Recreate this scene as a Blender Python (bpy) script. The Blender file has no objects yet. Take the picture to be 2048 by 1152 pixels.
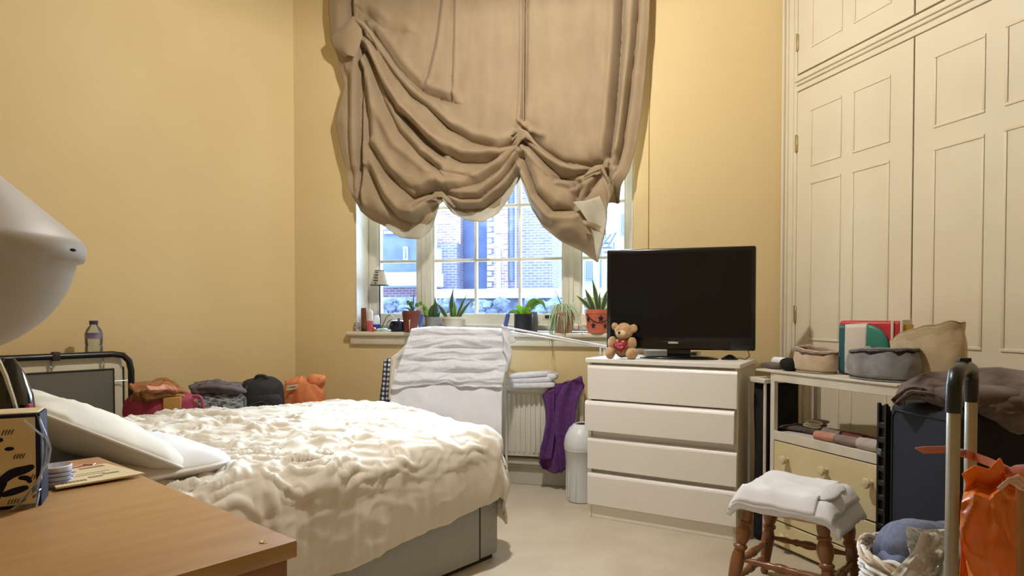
import bpy, bmesh, math, random
from math import sin, cos, tan, pi, radians, hypot, atan2, sqrt, floor
from mathutils import Vector, Matrix, noise

scene = bpy.context.scene
COL = scene.collection
V = Vector

# ------------------------------------------------------------ camera / light / exposure
F, HC, CX, PIT = 1320.0, 1.25, 1024.0, radians(1.2)
CYP = 625 + F * tan(PIT)
cam = bpy.data.cameras.new('camera')
cam.sensor_width = 36.0
cam.lens = F / 2048 * 36.0
cam.shift_y = (CYP - 576) / 2048
cam.clip_start = 0.02
camo = bpy.data.objects.new('camera', cam)
COL.objects.link(camo)
camo.location = (0, 0, HC)
camo.rotation_euler = (pi / 2 - PIT, 0, 0)
scene.camera = camo

world = bpy.data.worlds.new('sky')
scene.world = world
world.use_nodes = True
bg = world.node_tree.nodes['Background']
bg.inputs[0].default_value = (0.50, 0.72, 1.0, 1)
bg.inputs[1].default_value = 14.0

sun = bpy.data.lights.new('hazy_sun', 'SUN')
sun.energy = 32.0
sun.color = (0.60, 0.80, 1.0)
sun.angle = radians(60)
suno = bpy.data.objects.new('hazy_sun', sun)
COL.objects.link(suno)
suno.location = (2, 12, 8)
suno.rotation_euler = Vector((.03, -.88, -.36)).to_track_quat('-Z', 'Y').to_euler()

vs = scene.view_settings
vs.view_transform = 'Standard'
vs.look = 'None'
vs.exposure = 0.42
vs.gamma = 1.0
vs.use_curve_mapping = False
FILL_W = 195.0     # added ceiling fill lamp, watts

# ------------------------------------------------------------ picture geometry helpers
def ray(px, py):
    x = (px - CX) / F; y = (CYP - py) / F; c, s = cos(PIT), sin(PIT)
    return V((x, c + y * s, -s + y * c))
CAM = V((0, 0, HC))
def G(px, py, z):
    d = ray(px, py); return CAM + d * ((z - HC) / d.z)
def D(px, py, Y):
    d = ray(px, py); return CAM + d * (Y / d.y)
def PL(px, py, p, n):
    d = ray(px, py); return CAM + d * ((V(p) - CAM).dot(n) / d.dot(n))

WE = V((.9717, -.2364, 0)).normalized()      # along the window wall, to the right
WN = V((-.2364, -.9717, 0)).normalized()     # window wall normal, into the room
WP0 = G(1083, 971, 0) - WN * .02
def WP(px, py, off=0): return PL(px, py, WP0 + WN * off, WN)
O1 = WP(588, 300); O1.z = 0                  # corner with the left wall
O2 = WP(1565, 400); O2.z = 0                 # corner with the wardrobe
def S_of(P): return (P - O1).dot(WE)
def W(s, off, z): return O1 + WE * s + WN * off + V((0, 0, z))
U = V((.6555, .7552, 0)).normalized()        # along the left wall, away from the camera
VV = V((-.7552, .6555, 0)).normalized()      # towards the left wall
UANG = atan2(U.y, U.x)
WANG = atan2(WE.y, WE.x)
WD = V((349, -1320, 0)).normalized()         # along the wardrobe, towards the camera
WDN = V((WD.y, -WD.x, 0))                    # wardrobe normal, into the room
WDANG = atan2(WD.y, WD.x)

# ------------------------------------------------------------ scene helpers
TM = {}
def tagit(o, label=None, cat=None, group=None, kind=None):
    if label: o['label'] = label
    if cat: o['category'] = cat
    if group: o['group'] = group
    if kind: o['kind'] = kind
    return o
def thing(name, label, cat, loc=(0, 0, 0), rz=0, group=None, kind=None, rot=None):
    o = bpy.data.objects.new(name, None)
    o.empty_display_size = .05
    COL.objects.link(o)
    o.location = loc
    o.rotation_euler = rot if rot else (0, 0, rz)
    M = Matrix.Translation(V(loc)) @ (Matrix.Rotation(rz, 4, 'Z') if not rot else __import__('mathutils').Euler(rot).to_matrix().to_4x4())
    TM[o.name] = M
    return tagit(o, label, cat, group, kind)

class MB:
    def __init__(s): s.v = []; s.f = []; s.m = []
    def add(s, vs, fs, mi=0, M=None):
        b = len(s.v)
        s.v += [(M @ V(v)) if M else V(v) for v in vs]
        s.f += [tuple(i + b for i in f) for f in fs]
        s.m += [mi] * len(fs)
        return s
    def box(s, lo, hi, mi=0, M=None):
        x0, y0, z0 = lo; x1, y1, z1 = hi
        vs = [(x0,y0,z0),(x1,y0,z0),(x1,y1,z0),(x0,y1,z0),(x0,y0,z1),(x1,y0,z1),(x1,y1,z1),(x0,y1,z1)]
        return s.add(vs, [(0,3,2,1),(4,5,6,7),(0,1,5,4),(1,2,6,5),(2,3,7,6),(3,0,4,7)], mi, M)
    def rbox(s, lo, hi, r=.01, seg=2, mi=0, M=None):
        bm = bmesh.new()
        bmesh.ops.create_cube(bm, size=1)
        c = [(a + b) / 2 for a, b in zip(lo, hi)]; d = [b - a for a, b in zip(lo, hi)]
        for v in bm.verts: v.co = V((c[0] + v.co.x * d[0], c[1] + v.co.y * d[1], c[2] + v.co.z * d[2]))
        r = min(r, min(d) * .49)
        bmesh.ops.bevel(bm, geom=list(bm.edges), offset=r, segments=seg, profile=.5, affect='EDGES', clamp_overlap=True)
        bm.verts.index_update()
        s.add([v.co.copy() for v in bm.verts], [[v.index for v in f.verts] for f in bm.faces], mi, M)
        bm.free(); return s
    def tube(s, pts, r, n=8, mi=0, closed=False, M=None, cap=True):
        pts = [V(p) for p in pts]; N = len(pts)
        rr = r if isinstance(r, (list, tuple)) else [r] * N
        vs = []; fs = []; up = None
        for i, p in enumerate(pts):
            if closed: t = pts[(i + 1) % N] - pts[i - 1]
            else: t = pts[min(i + 1, N - 1)] - pts[max(i - 1, 0)]
            t.normalize()
            if up is None:
                up = V((0, 0, 1)) if abs(t.z) < .9 else V((1, 0, 0))
            a = t.cross(up); 
            if a.length < 1e-6: a = t.cross(V((0, 1, 0)))
            a.normalize(); b = a.cross(t); up = b
            for k in range(n):
                w = 2 * pi * k / n
                vs.append(p + (a * cos(w) + b * sin(w)) * rr[i])
        for i in range(N if closed else N - 1):
            j = (i + 1) % N
            for k in range(n):
                l = (k + 1) % n
                fs.append((i * n + k, i * n + l, j * n + l, j * n + k))
        if cap and not closed:
            fs.append(tuple(range(n))[::-1]); fs.append(tuple((N - 1) * n + k for k in range(n)))
        return s.add(vs, fs, mi, M)
    def lathe(s, prof, n=24, mi=0, M=None, sx=1, sy=1):
        vs = []; fs = []; N = len(prof)
        for r, z in prof:
            for k in range(n):
                w = 2 * pi * k / n
                vs.append((r * cos(w) * sx, r * sin(w) * sy, z))
        for i in range(N - 1):
            for k in range(n):
                l = (k + 1) % n
                fs.append((i * n + k, i * n + l, (i + 1) * n + l, (i + 1) * n + k))
        if prof[0][0] > 1e-5: fs.append(tuple(range(n))[::-1])
        if prof[-1][0] > 1e-5: fs.append(tuple((N - 1) * n + k for k in range(n)))
        return s.add(vs, fs, mi, M)
    def spin(s, a, b, prof, n=12, mi=0):
        """lathe between two points; prof = [(t 0..1, radius)]"""
        a = V(a); b = V(b); d = b - a; L = d.length
        q = d.to_track_quat('Z', 'Y').to_matrix().to_4x4()
        return s.lathe([(r, t * L) for t, r in prof], n, mi, Matrix.Translation(a) @ q)
    def soft(s, c, size, e1=.6, e2=.6, amp=0, freq=6, seed=0, nu=28, nv=16, M=None, mi=0, flat=None):
        def pw(x, e): return math.copysign(abs(x) ** e, x)
        vs = []; fs = []
        for j in range(nv + 1):
            et = -pi / 2 + pi * j / nv
            for i in range(nu):
                om = 2 * pi * i / nu
                d = V((pw(cos(et), e1) * pw(cos(om), e2), pw(cos(et), e1) * pw(sin(om), e2), pw(sin(et), e1)))
                p = V((d.x * size[0], d.y * size[1], d.z * size[2]))
                if amp:
                    q = p * freq + V((seed * 7.3, seed * 3.1, seed))
                    k = noise.noise(q) * amp + noise.noise(q * 2.3) * amp * .5
                    nn = p.normalized() if p.length > 1e-6 else V((0, 0, 1))
                    p = p + nn * k
                if flat is not None and p.z < flat: p.z = flat
                vs.append(p + V(c))
        for j in range(nv):
            for i in range(nu):
                k = (i + 1) % nu
                fs.append((j * nu + i, j * nu + k, (j + 1) * nu + k, (j + 1) * nu + i))
        return s.add(vs, fs, mi, M)
    def grid(s, fn, nu, nv, mi=0, M=None, close_u=False):
        vs = [fn(i / nu, j / nv) for j in range(nv + 1) for i in range(nu + (0 if close_u else 1))]
        w = nu if close_u else nu + 1
        fs = []
        for j in range(nv):
            for i in range(nu):
                k = (i + 1) % w
                fs.append((j * w + i, j * w + k, (j + 1) * w + k, (j + 1) * w + i))
        return s.add(vs, fs, mi, M)
    def prism(s, poly, z0, z1, mi=0, M=None):
        n = len(poly)
        vs = [(p[0], p[1], z0) for p in poly] + [(p[0], p[1], z1) for p in poly]
        fs = [tuple(range(n))[::-1], tuple(range(n, 2 * n))] + [(i, (i + 1) % n, n + (i + 1) % n, n + i) for i in range(n)]
        return s.add(vs, fs, mi, M)
    def build(s, name, mats, parent=None, w=False, smooth=True, solid=0, label=None, off=-1, sub=0, kind=None, ang=40):
        vs = s.v
        if w and parent is not None:
            chain = parent
            while chain is not None and chain.name not in TM: chain = chain.parent
            Mi = TM[chain.name].inverted(); vs = [Mi @ v for v in vs]
        me = bpy.data.meshes.new(name)
        me.from_pydata([tuple(v) for v in vs], [], s.f)
        if not isinstance(mats, (list, tuple)): mats = [mats]
        for m in mats: me.materials.append(m)
        if len(mats) > 1: me.polygons.foreach_set('material_index', s.m)
        bm = bmesh.new(); bm.from_mesh(me); bmesh.ops.recalc_face_normals(bm, faces=bm.faces) if not solid else None
        bm.to_mesh(me); bm.free()
        if smooth:
            me.polygons.foreach_set('use_smooth', [True] * len(me.polygons))
            try: me.set_sharp_from_angle(angle=radians(ang))
            except Exception: pass
        me.update()
        o = bpy.data.objects.new(name, me); COL.objects.link(o)
        if parent is not None: o.parent = parent
        if solid:
            md = o.modifiers.new('thick', 'SOLIDIFY'); md.thickness = solid; md.offset = off
        if sub:
            md = o.modifiers.new('sub', 'SUBSURF'); md.levels = sub; md.render_levels = sub
        if label: o['label'] = label
        if kind: o['kind'] = kind
        return o

def copy_tree(o, parent=None):
    c = o.copy(); COL.objects.link(c)
    c.parent = parent
    for ch in o.children: copy_tree(ch, c)
    return c

def single(name, mb, mats, label, cat, group=None, kind=None, **k):
    """a thing that is one mesh, its origin at its base"""
    xs = [v.x for v in mb.v]; ys = [v.y for v in mb.v]; zs = [v.z for v in mb.v]
    c = V(((min(xs) + max(xs)) / 2, (min(ys) + max(ys)) / 2, min(zs)))
    mb.v = [v - c for v in mb.v]
    o = mb.build(name, mats, None, **k); o.location = c
    return tagit(o, label, cat, group, kind)

def text(name, body, size, M, mat, parent, extrude=.0008):
    cu = bpy.data.curves.new(name, 'FONT'); cu.body = body; cu.size = size
    cu.align_x = 'CENTER'; cu.align_y = 'CENTER'; cu.extrude = extrude
    t = bpy.data.objects.new(name + '_tmp', cu); COL.objects.link(t)
    dg = bpy.context.evaluated_depsgraph_get()
    me = bpy.data.meshes.new_from_object(t.evaluated_get(dg))
    bpy.data.objects.remove(t); bpy.data.curves.remove(cu)
    me.transform(M); me.materials.clear(); me.materials.append(mat); me.name = name
    o = bpy.data.objects.new(name, me); COL.objects.link(o); o.parent = parent
    return o

def poly_at(P, t):
    """point on polyline by arc fraction"""
    L = [0]
    for a, b in zip(P, P[1:]): L.append(L[-1] + hypot(b[0] - a[0], b[1] - a[1]))
    x = t * L[-1]
    for i in range(len(P) - 1):
        if x <= L[i + 1] or i == len(P) - 2:
            k = (x - L[i]) / max(1e-9, L[i + 1] - L[i])
            return (P[i][0] + (P[i + 1][0] - P[i][0]) * k, P[i][1] + (P[i + 1][1] - P[i][1]) * k)
def coons(top, bot, left, right):
    """surface over four outline curves (left->right, top->bottom), in picture units"""
    def f(a, b):
        T = poly_at(top, a); B = poly_at(bot, a); L = poly_at(left, b); R = poly_at(right, b)
        o = []
        for k in (0, 1):
            o.append((1 - b) * T[k] + b * B[k] + (1 - a) * L[k] + a * R[k]
                     - ((1 - a) * (1 - b) * top[0][k] + a * (1 - b) * top[-1][k] + (1 - a) * b * bot[0][k] + a * b * bot[-1][k]))
        return o
    return f
def segdist(x, y, P):
    best = 1e9; side = 1
    for (ax, ay), (bx, by) in zip(P, P[1:]):
        dx, dy = bx - ax, by - ay; l2 = dx * dx + dy * dy
        t = max(0, min(1, ((x - ax) * dx + (y - ay) * dy) / l2))
        ex, ey = x - ax - t * dx, y - ay - t * dy
        d = ex * ex + ey * ey
        if d < best: best = d; side = 1 if dx * ey - dy * ex > 0 else -1
    return sqrt(best), side
def sstep(a, b, x):
    t = max(0, min(1, (x - a) / (b - a))); return t * t * (3 - 2 * t)
def fbm(x, y, z=0, o=3):
    r = 0; a = 1
    for i in range(o):
        r += noise.noise(V((x, y, z))) * a; x *= 2.1; y *= 2.1; z += 3.7; a *= .5
    return r
def ridge(x, y, z=0): return (1 - min(1, abs(noise.noise(V((x, y, z)))) * 2.4)) ** 2.4

# ------------------------------------------------------------ materials
def lin(c):
    f = lambda u: u / 12.92 if u <= .04045 else ((u + .055) / 1.055) ** 2.4
    return tuple(f(x / 255) for x in c) + (1,)
def mat(name, c, rough=.6, c2=None, ns=6, detail=3, bump=0, bs=150, metal=0, sheen=0, spec=.5, trans=0, sss=0, stretch=None, coat=0, lo=.35, hi=.65, transl=0, bd=.002):
    m = bpy.data.materials.new(name); m.use_nodes = True
    nt = m.node_tree; N = nt.nodes; L = nt.links
    p = N['Principled BSDF']
    p.inputs['Base Color'].default_value = lin(c)
    p.inputs['Roughness'].default_value = rough
    p.inputs['Metallic'].default_value = metal
    p.inputs['Specular IOR Level'].default_value = spec
    if sheen: p.inputs['Sheen Weight'].default_value = sheen
    if trans: p.inputs['Transmission Weight'].default_value = trans
    if coat: p.inputs['Coat Weight'].default_value = coat
    if c2 is None: c2 = tuple(max(0, x * .93) for x in c)
    tc = N.new('ShaderNodeTexCoord'); mp = N.new('ShaderNodeMapping')
    L.new(tc.outputs['Object'], mp.inputs[0])
    if stretch: mp.inputs['Scale'].default_value = stretch
    nz = N.new('ShaderNodeTexNoise'); nz.inputs['Scale'].default_value = ns; nz.inputs['Detail'].default_value = detail
    L.new(mp.outputs[0], nz.inputs['Vector'])
    cr = N.new('ShaderNodeValToRGB')
    cr.color_ramp.elements[0].position = lo; cr.color_ramp.elements[1].position = hi
    cr.color_ramp.elements[0].color = lin(c2); cr.color_ramp.elements[1].color = lin(c)
    L.new(nz.outputs['Fac'], cr.inputs[0]); L.new(cr.outputs[0], p.inputs['Base Color'])
    if bump:
        b = N.new('ShaderNodeBump'); b.inputs['Strength'].default_value = bump; b.inputs['Distance'].default_value = bd
        n2 = N.new('ShaderNodeTexNoise'); n2.inputs['Scale'].default_value = bs; n2.inputs['Detail'].default_value = 2
        L.new(mp.outputs[0], n2.inputs['Vector']); L.new(n2.outputs['Fac'], b.inputs['Height']); L.new(b.outputs[0], p.inputs['Normal'])
    if transl:
        t = N.new('ShaderNodeBsdfTranslucent'); L.new(cr.outputs[0], t.inputs[0])
        mx = N.new('ShaderNodeMixShader'); mx.inputs[0].default_value = transl
        L.new(p.outputs[0], mx.inputs[1]); L.new(t.outputs[0], mx.inputs[2])
        L.new(mx.outputs[0], N['Material Output'].inputs[0])
    return m
def glassmat(name, tint=(255, 255, 255), refl=.06, rough=.02, base=0, bcol=(230, 230, 230)):
    """thin clear sheet: mostly see-through, fresnel reflection, optional milky share"""
    m = bpy.data.materials.new(name); m.use_nodes = True
    nt = m.node_tree; N = nt.nodes; L = nt.links; N.remove(N['Principled BSDF'])
    t = N.new('ShaderNodeBsdfTransparent'); t.inputs[0].default_value = lin(tint)
    g = N.new('ShaderNodeBsdfGlossy'); g.inputs['Roughness'].default_value = rough
    fr = N.new('ShaderNodeFresnel'); fr.inputs[0].default_value = 1.45
    mx = N.new('ShaderNodeMixShader')
    L.new(fr.outputs[0], mx.inputs[0]); L.new(t.outputs[0], mx.inputs[1]); L.new(g.outputs[0], mx.inputs[2])
    out = mx
    if base:
        d = N.new('ShaderNodeBsdfDiffuse'); d.inputs[0].default_value = lin(bcol)
        nz = N.new('ShaderNodeTexNoise'); nz.inputs['Scale'].default_value = 20
        mr = N.new('ShaderNodeMapRange'); mr.inputs[3].default_value = base * .88; mr.inputs[4].default_value = min(1, base * 1.12)
        L.new(nz.outputs['Fac'], mr.inputs[0])
        m2 = N.new('ShaderNodeMixShader'); L.new(mr.outputs[0], m2.inputs[0]); L.new(mx.outputs[0], m2.inputs[1]); L.new(d.outputs[0], m2.inputs[2])
        out = m2
    L.new(out.outputs[0], N['Material Output'].inputs[0])
    return m
def brickmat(name, c1, c2, mortar, sc=1.0):
    m = mat(name, c1, .9)
    nt = m.node_tree; N = nt.nodes; L = nt.links; p = N['Principled BSDF']
    tc = N.new('ShaderNodeTexCoord'); sx = N.new('ShaderNodeSeparateXYZ'); cb = N.new('ShaderNodeCombineXYZ')
    L.new(tc.outputs['Object'], sx.inputs[0])
    ad = N.new('ShaderNodeMath'); ad.operation = 'ADD'
    L.new(sx.outputs[0], ad.inputs[0]); L.new(sx.outputs[1], ad.inputs[1])
    L.new(ad.outputs[0], cb.inputs[0]); L.new(sx.outputs[2], cb.inputs[1])
    b = N.new('ShaderNodeTexBrick'); L.new(cb.outputs[0], b.inputs['Vector'])
    b.inputs['Scale'].default_value = sc
    b.inputs['Brick Width'].default_value = .23; b.inputs['Row Height'].default_value = .078
    b.inputs['Mortar Size'].default_value = .012
    b.inputs['Color1'].default_value = lin(c1); b.inputs['Color2'].default_value = lin(c2); b.inputs['Mortar'].default_value = lin(mortar)
    L.new(b.outputs[0], p.inputs['Base Color'])
    return m
def plaidmat(name, c1, c2, c3, sc=22):
    m = mat(name, c1, .9)
    nt = m.node_tree; N = nt.nodes; L = nt.links; p = N['Principled BSDF']
    tc = N.new('ShaderNodeTexCoord')
    ws = []
    for ax in ('X', 'Z'):
        w = N.new('ShaderNodeTexWave'); w.wave_type = 'BANDS'; w.bands_direction = ax
        w.inputs['Scale'].default_value = sc / 2 / pi * 1.0; L.new(tc.outputs['Object'], w.inputs['Vector'])
        r = N.new('ShaderNodeValToRGB'); r.color_ramp.interpolation = 'CONSTANT'
        r.color_ramp.elements[0].color = (0, 0, 0, 1); r.color_ramp.elements[1].position = .5; r.color_ramp.elements[1].color = (1, 1, 1, 1)
        L.new(w.outputs['Fac'], r.inputs[0]); ws.append(r)
    a = N.new('ShaderNodeMath'); a.operation = 'ADD'
    L.new(ws[0].outputs[0], a.inputs[0]); L.new(ws[1].outputs[0], a.inputs[1])
    h = N.new('ShaderNodeMath'); h.operation = 'MULTIPLY'; h.inputs[1].default_value = .5; L.new(a.outputs[0], h.inputs[0])
    r = N.new('ShaderNodeValToRGB'); r.color_ramp.interpolation = 'CONSTANT'
    r.color_ramp.elements[0].color = lin(c1); r.color_ramp.elements[1].position = .9; r.color_ramp.elements[1].color = lin(c3)
    e = r.color_ramp.elements.new(.3); e.color = lin(c2)
    L.new(h.outputs[0], r.inputs[0]); L.new(r.outputs[0], p.inputs['Base Color'])
    return m

m_wall = mat('wall_paint', (224, 200, 148), .75, (219, 194, 141), ns=1.2, bump=.12, bs=60)
m_ceil = mat('ceiling_paint', (240, 236, 224), .8)
m_trim = mat('trim_paint', (226, 217, 190), .45, (218, 208, 180), ns=3, bump=.05, bs=90)
m_skirt = mat('skirting_paint', (205, 200, 184), .5, (192, 187, 170), ns=3)
m_ward = mat('wardrobe_paint', (228, 217, 190), .5, (222, 210, 182), ns=2, bump=.06, bs=80)
m_wfr = mat('window_paint', (222, 216, 200), .45, (205, 198, 180), ns=4)
m_carpet = mat('carpet_pile', (214, 202, 180), .95, (198, 184, 160), ns=3.5, detail=6, bump=.7, bs=420, lo=.3, hi=.7, sheen=.2, bd=.004)
m_pane = glassmat('window_glass')
m_brass = mat('hinge_metal', (196, 176, 130), .4, metal=.6)
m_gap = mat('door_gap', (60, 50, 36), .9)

# ------------------------------------------------------------ room shell
CEIL = 3.8
LW = 4.6; A1 = O1 - U * LW
RT = 5.6; B1 = O2 + WD * RT
BK = V((A1.x, -1.9, 0)); BK2 = V((B1.x, -1.9, 0))
room = [O1, A1, BK, BK2, B1, O2]
ofs = [(p.x, p.y) for p in room]
def slab(name, poly, z0, z1, m):
    mb = MB().prism(poly, z0, z1)
    return single(name, mb, m, None, None, kind='structure', smooth=False)
big = [(p.x + (p.x + .0) * .05, p.y + (.25 if p.y > 3 else -.12)) for p in room]
slab('floor', big, -.12, 0, m_carpet)
slab('ceiling', big, CEIL, CEIL + .12, m_ceil)

def wallbox(name, a, b, outn, m, t=.12, z0=0, z1=CEIL):
    poly = [a, b, b + outn * t, a + outn * t]
    return slab(name, [(p.x, p.y) for p in poly], z0, z1, m)
wallbox('wall_left', O1, A1, VV, m_wall)
wallbox('wall_back_left', A1, BK, V((-1, 0, 0)), m_wall)
wallbox('wall_back', BK, BK2, V((0, -1, 0)), m_wall)
wallbox('wall_right_near', BK2, B1, V((1, 0, 0)), m_wall)
wallbox('wall_right', O2 + WD * 2.06, B1, -WDN, m_wall)

WIN0, WIN1 = .5214, 2.640
SILL, WTOP = 1.105, 3.45
S2 = S_of(O2)
mb = MB()
Mw = Matrix.Translation(O1) @ Matrix.Rotation(WANG, 4, 'Z')   # local x along wall, y outwards, z up
TH = .32
mb.box((-.25, 0, 0), (WIN0, TH, CEIL), M=Mw)
mb.box((WIN1, 0, 0), (S2 + .2, TH, CEIL), M=Mw)
mb.box((WIN0, 0, 0), (WIN1, TH, SILL), M=Mw)
mb.box((WIN0, 0, WTOP), (WIN1, TH, CEIL), M=Mw)
single('wall_window', mb, m_wall, None, None, kind='structure', smooth=False)

# white painted lining of the reveal, vertical trim strip right of the window
def wloc(x0, y0, z0, x1, y1, z1, name, m, r=.004):
    mb = MB().rbox((x0, y0, z0), (x1, y1, z1), r, 1, M=Mw)
    return single(name, mb, m, None, None, kind='structure')
wloc(WIN0 - .001, -.002, SILL, WIN0 + .012, .24, WTOP, 'trim_1', m_wfr)
wloc(WIN1 - .012, -.002, SILL, WIN1 + .001, .24, WTOP, 'trim_2', m_wfr)
wloc(WIN1 + .001, -.012, SILL + .06, S_of(WP(1298, 300)), .01, WTOP + .05, 'trim_3', m_wall)
# skirting board along the window wall
mb = MB()
mb.rbox((0, -.02, 0), (S2, 0, .125), .004, 1, M=Mw)
mb.rbox((0, -.03, .125), (S2, 0, .15), .01, 2, M=Mw)
single('baseboard_window', mb, m_skirt, None, None, kind='structure')
Ml = Matrix.Translation(O1) @ Matrix.Rotation(UANG + pi, 4, 'Z')   # x towards the camera along the left wall, y towards room
mb = MB(); mb.rbox((.02, 0, 0), (LW - .05, .02, .15), .006, 2, M=Ml)
single('baseboard_left', mb, m_skirt, None, None, kind='structure')
# low pipe box under the radiator
wloc(1.0, -.06, .15, S2 - .1, -.001, .2, 'trim_4', m_skirt, .01)

# ------------------------------------------------------------ window
win = tagit(thing('window_1', None, None, W(0, 0, 0), WANG, kind='structure'))
def winpart(name, x0, x1, z0, z1, y0=.235, y1=.29, m=None, r=.006, solid=True, parent=win):
    return MB().rbox((x0, y0, z0), (x1, y1, z1), r, 1).build(name, m or m_wfr, parent)
sx = lambda px: S_of(WP(px, 517, -.25))
gl = [sx(760), sx(838), sx(868), sx(1128), sx(1163), sx(1252)]
GZ0 = WP(900, 627, -.25).z
rows = [GZ0 + .012]
dz = WP(1040, 410, -.25).z - WP(1040, 518.5, -.25).z
rows_z = [WP(1040, 518.5, -.25).z + dz * k for k in range(0, 5)]
winpart('frame_rail', WIN0 + .01, WIN1 - .01, SILL + .01, GZ0, .21, .3)
winpart('frame_rail', WIN0 + .01, WIN1 - .01, SILL + .01, SILL + .055, .17, .25)
winpart('frame_rail', WIN0 + .01, WIN1 - .01, WTOP - .06, WTOP - .001, .21, .3)
winpart('frame_stile', WIN0 + .01, gl[0], SILL, WTOP - .06, .21, .3)
winpart('frame_stile', gl[5], WIN1 - .01, SILL, WTOP - .06, .21, .3)
for a, b in ((gl[1], gl[2]), (gl[3], gl[4])):
    winpart('mullion', a, b, GZ0 - .02, WTOP - .06, .2, .3)
    winpart('mullion_bead', a + (b - a) * .33, a + (b - a) * .62, GZ0 - .01, WTOP - .06, .185, .22)
for (a, b) in ((gl[0], gl[1]), (gl[2], gl[3]), (gl[4], gl[5])):
    # casement edges
    for x in (a, b - .014): winpart('casement_edge', x, x + .014, GZ0, WTOP - .06, .225, .275, r=.003)
    cols = [a, b] if b - a < .6 else [a, sx(952), sx(1040), b]
    for x in cols[1:-1]: winpart('glazing_bar', x - .010, x + .010, GZ0, WTOP - .06, .235, .275, r=.004)
    zs = [GZ0] + rows_z + [WTOP - .06]
    for z in rows_z: winpart('glazing_bar', a, b, z - .011, z + .011, .236, .274, r=.004)
    for i in range(len(cols) - 1):
        for j in range(len(zs) - 1):
            MB().box((cols[i], .254, zs[j]), (cols[i + 1], .257, zs[j + 1])).build('pane', m_pane, win, smooth=False)
# window latch
lt = MB().rbox((S_of(WP(1095, 630, -.2)) - .02, .195, GZ0 - .035), (S_of(WP(1095, 630, -.2)) + .035, .212, GZ0 - .012), .004, 1)
lt.build('catch', mat('catch_black', (30, 32, 38), .4), win)
# inner sill board
mb = MB()
mb.rbox((.46, -.055, SILL - .035), (S_of(WP(1275, 660, .05)), .24, SILL), .012, 3, M=Mw)
mb.rbox((.49, -.03, SILL - .10), (S_of(WP(1275, 660, .05)) - .03, 0, SILL - .035), .01, 2, M=Mw)
single('trim_5', mb, m_trim, None, None, kind='structure')

# ------------------------------------------------------------ built-in wardrobe
wd = thing('built_in_wardrobe', 'tall cream built-in wardrobe with panelled doors filling the right wall', 'wardrobe', O2, WDANG)
fr = MB()
fr.box((0, .03, 0), (2.06, .5, CEIL - .001))                     # carcass behind the doors
fr.build('carcass', m_gap, wd, smooth=False)
mb = MB()
mb.rbox((.0, -.004, 0), (.138, .03, CEIL - .002), .003, 1)
mb.rbox((.008, -.022, 0), (.03, .0, CEIL - .002), .008, 2)
mb.rbox((.045, -.013, 0), (.06, .0, CEIL - .002), .006, 2)
mb.rbox((.100, -.010, 0), (.112, .0, CEIL - .002), .005, 2)
mb.build('stile', m_ward, wd)
mb = MB(); mb.rbox((1.915, -.004, 0), (2.06, .03, CEIL - .002), .003, 1); mb.build('stile', m_ward, wd)
mb = MB()
mb.rbox((.138, -.006, 2.657), (1.915, .03, 2.757), .003, 1)
mb.rbox((.138, -.020, 2.690), (1.915, .0, 2.712), .008, 2)
mb.rbox((.138, -.028, 2.712), (1.915, .0, 2.732), .008, 2)
mb.build('rail', m_ward, wd)
mb = MB(); mb.rbox((.138, -.004, 0), (1.915, .03, .09), .003, 1); mb.build('plinth', m_ward, wd)
def panel(x0, x1, z0, z1, parent):
    mb = MB(); w = .016; y = -.002
    for a, b, c, d in ((x0, x1, z0, z0 + w), (x0, x1, z1 - w, z1), (x0, x0 + w, z0 + w, z1 - w), (x1 - w, x1, z0 + w, z1 - w)):
        mb.rbox((a, y - .007, c), (b, y + .004, d), .004, 2)
    mb.build('panel', m_ward, parent)
def hinge(x, z, parent):
    mb = MB(); mb.rbox((x - .012, -.012, z - .05), (x + .012, -.002, z + .05), .002, 1)
    mb.tube([(x, -.012, z - .055), (x, -.012, z + .055)], .006, 8)
    mb.build('hinge', m_brass, parent, label='brass butt hinge')
for (x0, x1) in ((.142, 1.0205), (1.0285, 1.911)):
    w = x1 - x0
    cs = ((x0 + .125, x0 + .125 + .262), (x1 - .14 - .268, x1 - .14)) if x0 < 1 else ((x0 + .115, x0 + .385), (x0 + .475, x0 + .745))
    d = MB().rbox((x0, -.003, .095), (x1, .028, 2.652), .003, 1).build('door', m_ward, wd)
    for a, b in cs:
        panel(a, b, 2.157, 2.515, d); panel(a, b, 1.075, 2.062, d); panel(a, b, .22, .96, d)
    hx = x0 - .001 if x0 < 1 else x1
    for z in (2.33, 1.24, .35): hinge(hx, z, d)
    d = MB().rbox((x0, -.003, 2.768), (x1, .028, CEIL - .03), .003, 1).build('door', m_ward, wd)
    for a, b in cs: panel(a, b, 2.89, CEIL - .14, d)
    for z in (2.97, 3.6): hinge(hx, z, d)

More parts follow.
